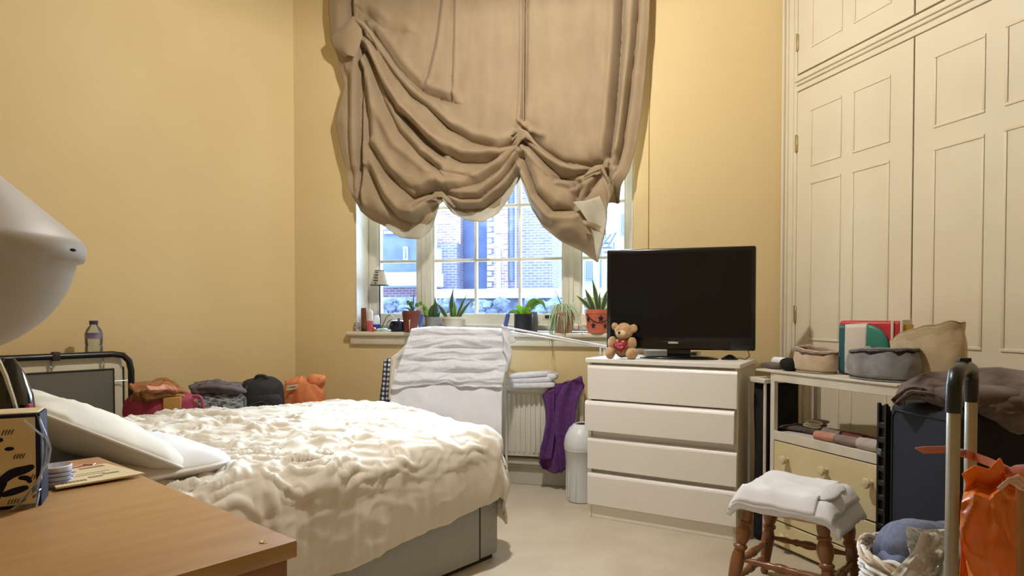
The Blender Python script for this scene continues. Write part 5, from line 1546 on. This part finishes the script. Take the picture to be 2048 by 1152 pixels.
MB().lathe([(0, 0), (.034, 0), (.038, .006), (.034, .012), (.024, .006), (0, .006)], 28, M=Matrix.Translation(V((-.012, -.018, .042))) @ Matrix.Rotation(pi / 2, 4, 'X')).build('dial', mat('gadget_ring', (18, 22, 40), .2), nv)
MB().lathe([(0, 0), (.012, 0), (.012, .010), (.006, .02), (0, .02)], 16, M=Matrix.Translation(V((.01, .02, .084)))).build('knob', mat('knob_blue', (62, 84, 150), .4), nv)

# ------------------------------------------------------------ left side: folded guest bed, bottle, bags
m_blkm = mat('black_tube', (18, 17, 17), .3)
m_matt = mat('guest_mattress', (226, 216, 190), .85, (214, 203, 176), ns=5)
m_canv = mat('guest_canvas', (108, 104, 92), .9, (100, 96, 84), ns=200, bump=.2, bs=400)
m_spr = mat('spring_steel', (168, 168, 164), .3, metal=.8)
FB0 = O1 - VV * .30                                    # a line parallel to the left wall
def fbp(px, py): return PL(px, py, FB0, VV)
pr = fbp(262, 714); pl = fbp(-60, 714); FZ = fbp(120, 711).z
x_r = (pr - FB0).dot(U); x_l = x_r - 1.25
gb = thing('folded_guest_bed', 'folded guest bed standing against the left wall with black tube frame', 'guest bed', FB0 + U * x_r + V((0, 0, 0)), UANG)
# local x: towards the window; bed spans x -1.25..0, y 0 (room) .. .2
L_ = 1.25
fp = [(0, 0, .03), (0, 0, FZ - .11), (-.012, 0, FZ - .05), (-.045, 0, FZ - .015), (-.10, 0, FZ - .005), (-L_ + .1, 0, FZ - .005), (-L_ + .03, 0, FZ - .03), (-L_, 0, FZ - .1), (-L_, 0, .03)]
MB().tube(fp, .019, 12).build('frame', m_blkm, gb)
MB().tube([(0, .16, .03), (0, .16, FZ - .1), (-.1, .16, FZ - .03), (-L_ + .1, .16, FZ - .03), (-L_, .16, FZ - .1), (-L_, .16, .03)], .016, 10).build('frame', m_blkm, gb)
MB().rbox((-L_ + .03, .03, .08), (-.03, .14, FZ + .004), .03, 3).build('mattress', m_matt, gb)
cz = fbp(120, 744).z
cx1 = (PL(228, 740, FB0, VV) - FB0).dot(U) - x_r
MB().rbox((-L_ + .1, .005, .1), (cx1, .016, cz), .004, 2).build('canvas', m_canv, gb)
MB().tube([(-L_ + .1, .004, cz), (cx1, .004, cz), (cx1, .004, .1)], .006, 6).build('canvas_edge', mat('canvas_edge', (66, 62, 54), .9), gb)
for px in (103, 207, 20):
    xx = (PL(px, 720, FB0, VV) - FB0).dot(U) - x_r
    P = []
    for i in range(40): P.append((xx + .006 * cos(i * 1.3), .004 + .006 * sin(i * 1.3), FZ - .015 - (FZ - .02 - cz) * i / 39))
    MB().tube(P, .0022, 5).build('spring', m_spr, gb)
MB().tube([(0, 0, fbp(262, 760).z), (cx1, .008, fbp(240, 762).z)], .003, 6).build('spring', m_spr, gb)
xx = (PL(112, 712, FB0, VV) - FB0).dot(U) - x_r
MB().rbox((xx - .022, -.022, FZ - .03), (xx + .018, .022, FZ + .022), .006, 2).build('clip', mat('clip_brown', (52, 38, 30), .6), gb)
for x in (-.02, -L_ + .02):
    for y in (0, .16): MB().lathe([(0, 0), (.018, 0), (.02, .012), (.018, .03), (0, .03)], 12, M=Matrix.Translation(V((x * 0 + (0 if x > -.1 else -L_), y, 0)))).build('foot', m_blkm, gb)
# water bottle on the guest bed
bxp = (PL(188, 700, FB0 + VV * .085, VV) - FB0).dot(U)
wbp = FB0 + U * bxp + VV * .085 + V((0, 0, FZ + .004))
kb = wbp.y / F; bh = 64 * kb; brad = 15.5 * kb
wb = thing('water_bottle', 'clear plastic water bottle with purple label on the guest bed', 'bottle', wbp, 0)
m_pet = glassmat('bottle_plastic', (240, 244, 244), .1, .05, .10, (235, 238, 238))
MB().lathe([(0, 0), (brad * .9, 0), (brad, bh * .03), (brad, bh * .2), (brad * .93, bh * .24), (brad, bh * .28), (brad, bh * .52), (brad * .95, bh * .56), (brad, bh * .6), (brad * .85, bh * .72), (brad * .45, bh * .86), (brad * .42, bh * .9), (0, bh * .9)], 28).build('bottle', m_pet, wb)
MB().lathe([(brad * 1.012, bh * .44), (brad * 1.012, bh * .62), (brad * .98, bh * .62)], 28).build('label', mat('label_purple', (96, 84, 116), .5, (140, 128, 150), ns=30), wb, solid=.001)
MB().lathe([(0, bh * .88), (brad * .5, bh * .88), (brad * .5, bh), (0, bh)], 20).build('cap', mat('cap_purple', (52, 38, 62), .45), wb)

# low bench between the bed and the wall, carrying the bags
v_mid = BW + .60
def lp(px, py, dv): return PL(px, py, B0 + VV * (BW + dv), VV)
bench_z = .45
bx0 = -1.25; bx1 = .42
bn_ = thing('low_bench', 'low grey bench behind the bed under the bags', 'bench', B0 + VV * (BW + .42), UANG)
MB().rbox((bx0, -.16, bench_z - .03), (bx1, .16, bench_z), .004, 1).build('top', m_base, bn_)
for x in (bx0 + .06, bx1 - .06):
    for y in (-.12, .12): MB().rbox((x - .02, y - .02, 0), (x + .02, y + .02, bench_z - .03), .003, 1).build('leg', m_base, bn_)
def bpos(px, dv=.42):
    p = lp(px, 780, dv); return V((p.x, p.y, bench_z))
def zat(px, py, dv=.42): return lp(px, py, dv).z
# orange plastic bag with white label
m_orb2 = mat('orange_bag_thin', (246, 164, 112), .35, (238, 140, 86), ns=7, transl=.25)
p = bpos(606); kk = p.y / F
og2 = thing('orange_bag', 'small orange plastic bag with a white label in the room corner', 'bag', p, UANG * 0)
H_ = zat(604, 752) - bench_z
def obag(a, b):
    an = 2 * pi * a
    lob = 1 + .16 * cos(2 * an + .6) 
    r = (.7 + .38 * sin(pi * b ** .8)) * lob * (1 + .10 * ridge(cos(an) * 2 + 3, sin(an) * 2 + b * 2, 3) + .08 * noise.noise(V((cos(an) * 3, sin(an) * 3, b * 6))))
    if b > .9: r *= 1 - (b - .9) * 6
    return V((cos(an) * 37 * kk * r, sin(an) * 26 * kk * r, H_ * b * (1 - .12 * max(0, cos(an * 1 - .2)) * b) + .012 * noise.noise(V((cos(an) * 4, sin(an) * 4, 5))) * b))
mb = MB().grid(obag, 60, 40, close_u=True); mb.f.append(tuple(range(60))[::-1]); mb.m.append(0); mb.f.append(tuple(40 * 60 + i for i in range(60))); mb.m.append(0)
mb.build('bag', m_orb2, og2, ang=40)
MB().soft((28 * kk, -.01, H_ - .035), (16 * kk, .05, .045), .8, .8, .02, 16, 3).build('knot', m_orb2, og2, ang=60)
lx_, lz_ = -13 * kk, H_ - 20 * kk
ly_ = min(q_.y for q_ in (obag(i_ / 60, j_ / 60) for i_ in range(60) for j_ in range(20, 60)) if abs(q_.x - lx_) < .04 and abs(q_.z - lz_) < .02)
lc = V((lx_, ly_ - .012, lz_))
Lm = Matrix.Translation(lc) @ Matrix.Rotation(radians(16), 4, 'Z') @ Matrix.Rotation(radians(-4), 4, 'Y')
mb = MB().add([(-.040, 0, -.016), (.028, 0, -.012), (.044, 0, .017), (-.032, 0, .014), (-.040, .003, -.016), (.028, .003, -.012), (.044, .003, .017), (-.032, .003, .014)],
              [(0, 1, 2, 3), (7, 6, 5, 4), (0, 4, 5, 1), (1, 5, 6, 2), (2, 6, 7, 3), (3, 7, 4, 0)], M=Lm)
lb_ = mb.build('label', mat('label_cream', (232, 216, 186), .6), og2, smooth=False)
text('lettering', 'LABBEY', .019, Lm @ Matrix.Translation(V((0, -.001, .001))) @ RX, mat('label_ink', (60, 44, 30), .7), lb_)

# black backpack
m_bpk = mat('backpack_fabric', (40, 41, 44), .75, (28, 28, 30), ns=20, bump=.4, bs=300)
m_bpk2 = mat('backpack_trim', (62, 64, 68), .6, (44, 46, 50), ns=20)
p = bpos(522); kk = p.y / F
bpk = thing('backpack', 'black backpack standing behind the bed with carry loop up', 'backpack', p, radians(12))
Hb = zat(524, 756) - bench_z
MB().soft((0, 0, Hb * .5), (46 * kk, .10, Hb * .5), .55, .75, .012, 9, 2, 40, 26, flat=None).build('main_pack', m_bpk, bpk)
MB().soft((10 * kk, -.085, Hb * .38), (34 * kk, .055, Hb * .36), .5, .6, .008, 12, 5, 36, 22).build('front_pocket', m_bpk, bpk)
MB().tube([(-22 * kk, -.125, Hb * .55), (8 * kk, -.142, Hb * .62), (38 * kk, -.125, Hb * .50)], .004, 6).build('zip', m_bpk2, bpk)
MB().tube([(-20 * kk, -.128, Hb * .44), (10 * kk, -.145, Hb * .5), (40 * kk, -.122, Hb * .4)], .005, 6).build('zip', m_bpk2, bpk)
MB().tube(smooth_path([V((-10 * kk, -.02, Hb * .94)), V((-6 * kk, -.04, Hb * 1.04)), V((8 * kk, -.05, Hb * 1.05)), V((18 * kk, -.04, Hb * .97)), V((22 * kk, -.03, Hb * .86))], 5), .010, 8).build('carry_loop', m_bpk, bpk)
MB().tube(smooth_path([V((-20 * kk, -.08, Hb * .88)), V((-36 * kk, -.10, Hb * .7)), V((-38 * kk, -.09, Hb * .3))], 5), .010, 8).build('strap', m_bpk2, bpk)

# grey clothes pile
m_gcl = mat('clothes_grey', (118, 108, 110), .9, (92, 84, 88), ns=10)
m_stripe = mat('clothes_stripe', (150, 152, 150), .9, (70, 74, 76), ns=30, stretch=(1, 1, 3), lo=.45, hi=.55)
p = bpos(440); kk = p.y / F
t = thing('patterned_clothes', 'patterned black and white clothes under the grey garment', 'clothes', p, radians(20))
Hs = zat(440, 790) - bench_z
MB().soft((-4 * kk, 0, Hs * .55), (54 * kk, .13, Hs * .55), .6, .7, .02, 8, 6, 44, 26).build('pile', m_stripe, t, ang=180)
t = thing('grey_garment', 'crumpled grey garment on top of the clothes pile', 'garment', p + V((0, 0, Hs * 1.06)), radians(20))
Hg = zat(430, 768) - bench_z - Hs * 1.02
MB().soft((-6 * kk, 0, Hg * .45), (48 * kk, .12, Hg * .6), .8, .8, .045, 15, 2, 64, 36).build('cloth', m_gcl, t, ang=180)
MB().tube(smooth_path([V((-48 * kk, -.05, Hg * .35)), V((-20 * kk, -.11, Hg * .75)), V((20 * kk, -.12, Hg * .55)), V((50 * kk, -.08, Hg * .1))], 6), [.006] + [.016] * 17 + [.006], 8).build('fold', m_gcl, t, ang=180)

# magenta bag and brown jacket
m_mag = mat('bag_magenta', (178, 58, 86), .6, (140, 40, 66), ns=14, spec=.5)
m_tan = mat('jacket_tan', (172, 120, 70), .85, (148, 98, 54), ns=12)
m_pnk = mat('scarf_pink', (232, 170, 146), .9, (216, 152, 130), ns=14)
p = bpos(322); kk = p.y / F
t = thing('magenta_bag', 'magenta holdall with gold patch behind the bed', 'bag', p, radians(24))
Hm = zat(330, 786) - bench_z
MB().soft((0, 0, Hm * .52), (66 * kk, .11, Hm * .52), .5, .6, .014, 9, 8, 48, 26).build('bag', m_mag, t, ang=180)
MB().rbox((6 * kk, -.122, Hm * .50), (38 * kk, -.105, Hm * .96), .004, 1).build('patch', mat('patch_gold', (196, 146, 72), .5), t)
MB().tube(smooth_path([V((58 * kk, -.08, Hm * .95)), V((74 * kk, -.10, Hm * .9)), V((78 * kk, -.08, Hm * .4))], 6), .009, 8).build('handle', mat('handle_pink', (190, 80, 116), .5), t)
def cloth_patch(top, bot, left, right, dv, relief, nu=50, nv=36):
    f_ = coons(top, bot, left, right)
    def fn(a, b):
        x, y = f_(a, b); return lp(x, y, dv) - VV * relief(a, b)
    return MB().grid(fn, nu, nv)
t = thing('tan_jacket', 'tan brown jacket thrown over the magenta bag', 'jacket', p + V((0, 0, Hm)), 0)
cloth_patch([(258, 770), (300, 764), (328, 756), (342, 764), (360, 778)], [(262, 800), (290, 803), (325, 796), (356, 792)], [(258, 770), (258, 785), (262, 800)], [(360, 778), (362, 785), (356, 792)], .42,
            lambda a, b: .10 * sin(pi * b) * (.5 + .5 * sin(pi * a)) + .03 * ridge(a * 3 + b, b * 3, 3) + .02 * fbm(a * 5, b * 5, 2, 2)).build('body', m_tan, t, w=True, solid=.02, off=0, ang=180)
cloth_patch([(280, 776), (300, 786), (330, 780), (360, 788), (386, 800)], [(290, 804), (305, 800), (330, 792), (360, 798), (384, 806)], [(280, 776), (278, 790), (290, 804)], [(386, 800), (387, 803), (384, 806)], .36,
            lambda a, b: .05 * sin(pi * b) + .012 * ridge(a * 6, b * 3, 5)).build('sleeve', m_tan, t, w=True, solid=.02, off=0, ang=180)
t = thing('pink_scarf', 'pink scarf lying in the folds of the tan jacket', 'scarf', lp(320, 776, .30), 0)
cloth_patch([(290, 772), (310, 775), (325, 770), (345, 774)], [(286, 780), (310, 784), (330, 780), (350, 784)], [(290, 772), (286, 780)], [(345, 774), (350, 784)], .31,
            lambda a, b: .03 * sin(pi * b) + .02 * ridge(a * 4, b * 2, 1)).build('cloth', m_pnk, t, w=True, solid=.012, off=0, ang=180)

# ------------------------------------------------------------ things on the near table
def tpt(px, py, z=TZ): return G(px, py, z)
# big lamp with dome shade
lc = D(-150, 500, .95); lc.z = TZ
tl = thing('table_lamp', 'large white dome-shaded lamp at the left picture edge', 'lamp', lc, 0)
m_dome = mat('dome_plastic', (186, 180, 170), .5, (180, 174, 164), ns=3)
lz = D(-150, 492, .95).z - TZ; k9 = .95 / F
R9 = 272 * k9
prof = [(0, lz - 228 * k9)]
for i in range(1, 15):
    q = i / 14; prof.append((R9 * .93 * sin(q * pi * .5 * .92) / sin(pi * .46), lz - 228 * k9 + (200 * k9) * (1 - cos(q * pi * .46)) / (1 - cos(pi * .46))))
for i in range(1, 9):
    a = -.9 + 1.75 * i / 8
    prof.append((R9 * .905 + R9 * .095 * cos(a), lz - 2 * k9 + 34 * k9 * sin(a)))
for i in range(1, 9):
    q = i / 8; prof.append((R9 * (.955 - .8 * q), lz + 27 * k9 + 195 * k9 * q * (1 + .05 * (1 - q))))
prof.append((0, lz + 27 * k9 + 197 * k9))
MB().lathe(prof, 72).build('shade', m_dome, tl, ang=60)
MB().lathe([(0, 0), (.075, 0), (.078, .012), (.02, .022), (.012, .04), (.011, lz - 225 * k9), (0, lz - 225 * k9)], 28).build('stand', m_dome, tl)
hp_ = D(146, 500, .95 - .06) - lc
MB().soft(D(146, 500, .925), (.0022, .006, .0022), 1, 1, nu=12, nv=8).build('vent_hole', m_blk, tl, w=True)

# tea tin in cellophane
m_tinb = mat('tin_cream', (228, 206, 162), .45, (216, 192, 146), ns=12)
m_tinn = mat('tin_navy', (20, 23, 46), .6, (28, 31, 58), ns=40, spec=.2)
m_cello = glassmat('cellophane', (252, 252, 252), .1, .04, .035, (235, 238, 244))
tcn = tpt(26, 1018); tang_ = radians(27)
tin = thing('tea_tin', 'cream tea tin with blue dragon pattern wrapped in cellophane', 'tin', tcn, tang_)
kt = tcn.y / F
TW_, TH_, TDp = 62 * kt, 190 * kt, .085
MB().rbox((-TW_ - .03, 0, 0), (48 * kt, TDp, TH_), .004, 2).build('tin', m_tinn, tin)
MB().rbox((-TW_ - .026, -.0012, .006), (40 * kt, .004, TH_ - .006), .003, 1).build('front_panel', m_tinb, tin)
MB().rbox((-TW_ - .026, .004, TH_ - .001), (44 * kt, TDp - .004, TH_ + .004), .003, 1).build('lid_panel', m_tinb, tin)
def squig(P, w, nm='dragon_mark'):
    P = smooth_path([V((x * kt, -.002, z * kt)) for x, z in P], 5); n = len(P)
    mb = MB()
    for i, p_ in enumerate(P):
        d = (P[min(n - 1, i + 1)] - P[max(0, i - 1)]).normalized(); s = V((-d.z, 0, d.x))
        q = w * kt * (sin(pi * (i + .6) / (n + .2)) ** .5)
        for e_ in (-1, 1):
            mb.v += [p_ + s * q * e_, p_ + s * q * e_ + V((0, -.0008, 0))]
    for i in range(n - 1):
        a = i * 4; b = a + 4
        mb.f += [(a + 1, a + 3, b + 3, b + 1), (a, b, b + 2, a + 2), (a, a + 1, b + 1, b), (a + 2, b + 2, b + 3, a + 3)]; mb.m += [0] * 4
    mb.build(nm, m_tinn, tin, smooth=False)
squig([(-44, 52), (-20, 58), (0, 72), (22, 78), (36, 84)], 9); squig([(-30, 96), (-34, 120), (-26, 138), (-14, 142)], 6)
squig([(-18, 30), (4, 36), (26, 42)], 7); squig([(-44, 10), (-28, 22), (-20, 40), (-10, 56)], 6)
squig([(10, 62), (24, 60), (30, 50)], 5)
MB().soft((-4 * kt, -.002, 122 * kt), (8 * kt, .001, 4 * kt), 1, 1).build('dragon_mark', m_tinn, tin)
for x0, z0 in ((2, 100), (30, 56), (-8, 10), (-16, 150)):
    for j in range(4): squig([(x0 + j * 5, z0), (x0 + j * 5 + 2, z0 + 6), (x0 + j * 5 + 5, z0 + 11)], .8, 'claw_mark')
# cellophane with a pointed right edge
def cel(a, b):
    Pf = [(48, 186), (60, 150), (68, 120), (62, 92), (40, 50), (10, 12), (-20, -8)]
    x, z = poly_at(Pf, b)
    return V(((x * a + (40 + 10 * sin(b * 3)) * (1 - a)) * kt, -.014 - .012 * sin(a * pi) + .02 * (1 - a) - .012 * (b > .8) * (1 - a), max(.001, (z * a + (190 - 190 * b) * (1 - a)) * kt)))
MB().grid(cel, 8, 30).build('cellophane', m_cello, tin, solid=.0008, off=0, ang=30)
MB().tube([V((x * kt, -.014, max(.002, z * kt))) for x, z in [(22, 180), (40, 160), (60, 138), (66, 118), (62, 92), (40, 50), (10, 12)]], .0022, 5).build('cellophane_seam', glassmat('cello_edge', (255, 255, 255), .2, .05, .45, (235, 240, 250)), tin)
# dark bottle behind the tin
mb_c = tpt(2, 975)
bo_ = thing('dark_bottle', 'dark glossy wrapped bottle behind the tea tin', 'bottle', V((mb_c.x - .02, mb_c.y + .06, TZ)), 0)
kt2 = bo_.location.y / F; hb_ = D(2, 716, bo_.location.y).z - TZ
MB().lathe([(0, 0), (40 * kt2, 0), (42 * kt2, .01), (42 * kt2, hb_ * .55), (38 * kt2, hb_ * .7), (24 * kt2, hb_ * .88), (8 * kt2, hb_), (0, hb_)], 32).build('bottle', mat('bottle_dark', (16, 18, 20), .12, coat=.4), bo_)
MB().tube([V((8 * kt2, -40 * kt2, hb_)), V((24 * kt2, -42 * kt2, hb_ * .87)), V((40 * kt2, -44 * kt2, hb_ * .68)), V((48 * kt2, -40 * kt2, hb_ * .5))], .005, 6).build('foil_edge', mat('foil', (214, 218, 222), .15, metal=.7), bo_)
MB().rbox((46 * kt2, -.03, hb_ * .50), (54 * kt2, -.01, hb_ * .64), .003, 1).build('red_seal', mat('seal_red', (150, 26, 40), .4), bo_)
# blue and white porcelain cup
cpp = tpt(90, 985)
cu_ = thing('porcelain_cup', 'blue and white porcelain cup beside the tea tin', 'cup', V((cpp.x - .012, cpp.y + .055, TZ)), 0)
MB().lathe([(0, 0), (.022, 0), (.030, .015), (.034, .05), (.031, .052), (.028, .02), (0, .008)], 32).build('cup', mat('porcelain', (232, 234, 238), .2), cu_)
for i in range(3): MB().tube([(.0345 * cos(a_), .0345 * sin(a_), .018 + .010 * i) for a_ in [2 * pi * j / 30 for j in range(30)]], .0014, 5, closed=True).build('blue_band', mat('cobalt', (60, 90, 180), .3), cu_)
# booklet and wooden clipboard
m_bk1 = mat('card_brown', (178, 130, 90), .6, (164, 116, 78), ns=8)
m_bk2 = mat('paper_cream', (222, 202, 158), .7, (210, 190, 146), ns=6)
m_ink = mat('ink_brown', (140, 104, 70), .8)
def quad_plate(P, z0, z1, m, name, parent, off=0):
    mb = MB().prism([(p_.x, p_.y) for p_ in P], z0, z1)
    return mb.build(name, m, parent, w=True, smooth=False)
bkc = tpt(200, 950)
bo2 = thing('booklet', 'cream printed booklet lying on a brown card on the table', 'booklet', V((bkc.x, bkc.y, TZ + .0062)), 0)
cd = thing('brown_card', 'brown card folder under the cream booklet', 'folder', V((bkc.x, bkc.y, TZ)), 0)
quad_plate([tpt(60, 972), tpt(270, 945), tpt(196, 918), tpt(70, 935)], TZ + .0006, TZ + .006, m_bk1, 'folder', cd)
MB().tube([tpt(100, 948, TZ + .009), tpt(165, 930, TZ + .009), tpt(186, 930, TZ + .009), tpt(190, 927, TZ + .009)], .0022, 6).build('clip', mat('clip_copper', (206, 150, 120), .35, metal=.5), cd, w=True)
qa, qb, qc, qd_ = tpt(112, 984), tpt(290, 954), tpt(212, 934), tpt(88, 955)
quad_plate([qa, qb, qc, qd_], TZ + .0062, TZ + .0105, m_bk2, 'pages', bo2)
def on_page(u_, v_): return (qa * (1 - u_) + qb * u_) * (1 - v_) + (qd_ * (1 - u_) + qc * u_) * v_
for i, (v0, u0, u1, hgt) in enumerate(((.12, .08, .38, .09), (.22, .42, .60, .09), (.30, .62, .84, .08), (.42, .30, .70, .03), (.52, .35, .80, .03), (.60, .06, .34, .10), (.74, .10, .42, .05), (.84, .5, .9, .08))):
    mb = MB(); n_ = max(3, int((u1 - u0) * 26))
    for j in range(n_):
        ua = u0 + (u1 - u0) * j / n_; ub = ua + (u1 - u0) / n_ * .75
        P = [on_page(ua, v0), on_page(ub, v0), on_page(ub, v0 + hgt), on_page(ua, v0 + hgt)]
        mb.prism([(q_.x, q_.y) for q_ in P], TZ + .0104, TZ + .0109)
    mb.build('print_line', m_ink, bo2, w=True, smooth=False, kind='stuff')

# ------------------------------------------------------------ unseen ceiling pendant, added to brighten the room
pd = thing('fill_pendant', 'added ceiling pendant above the view that fills the room with light', 'lamp', (-.12, 2.95, CEIL), 0)
MB().lathe([(0, 0), (.05, 0), (.05, -.02), (.01, -.03), (0, -.03)], 24).build('ceiling_rose', m_ceil, pd)
MB().tube([(0, 0, -.02), (0, 0, -.3)], .004, 6).build('flex', m_ceil, pd)
MB().lathe([(.02, -.29), (.02, -.34), (.03, -.35)], 16).build('bulb_holder', m_ceil, pd)
MB().lathe([(.06, -.31), (.16, -.46)], 32).build('shade', m_lsh, pd, solid=.002)
ld = bpy.data.lights.new('fill_bulb', 'POINT'); ld.energy = FILL_W; ld.color = (1.0, .97, .94); ld.shadow_soft_size = .05
lo_ = bpy.data.objects.new('fill_bulb', ld); COL.objects.link(lo_); lo_.parent = pd; lo_.location = (0, 0, -.47)
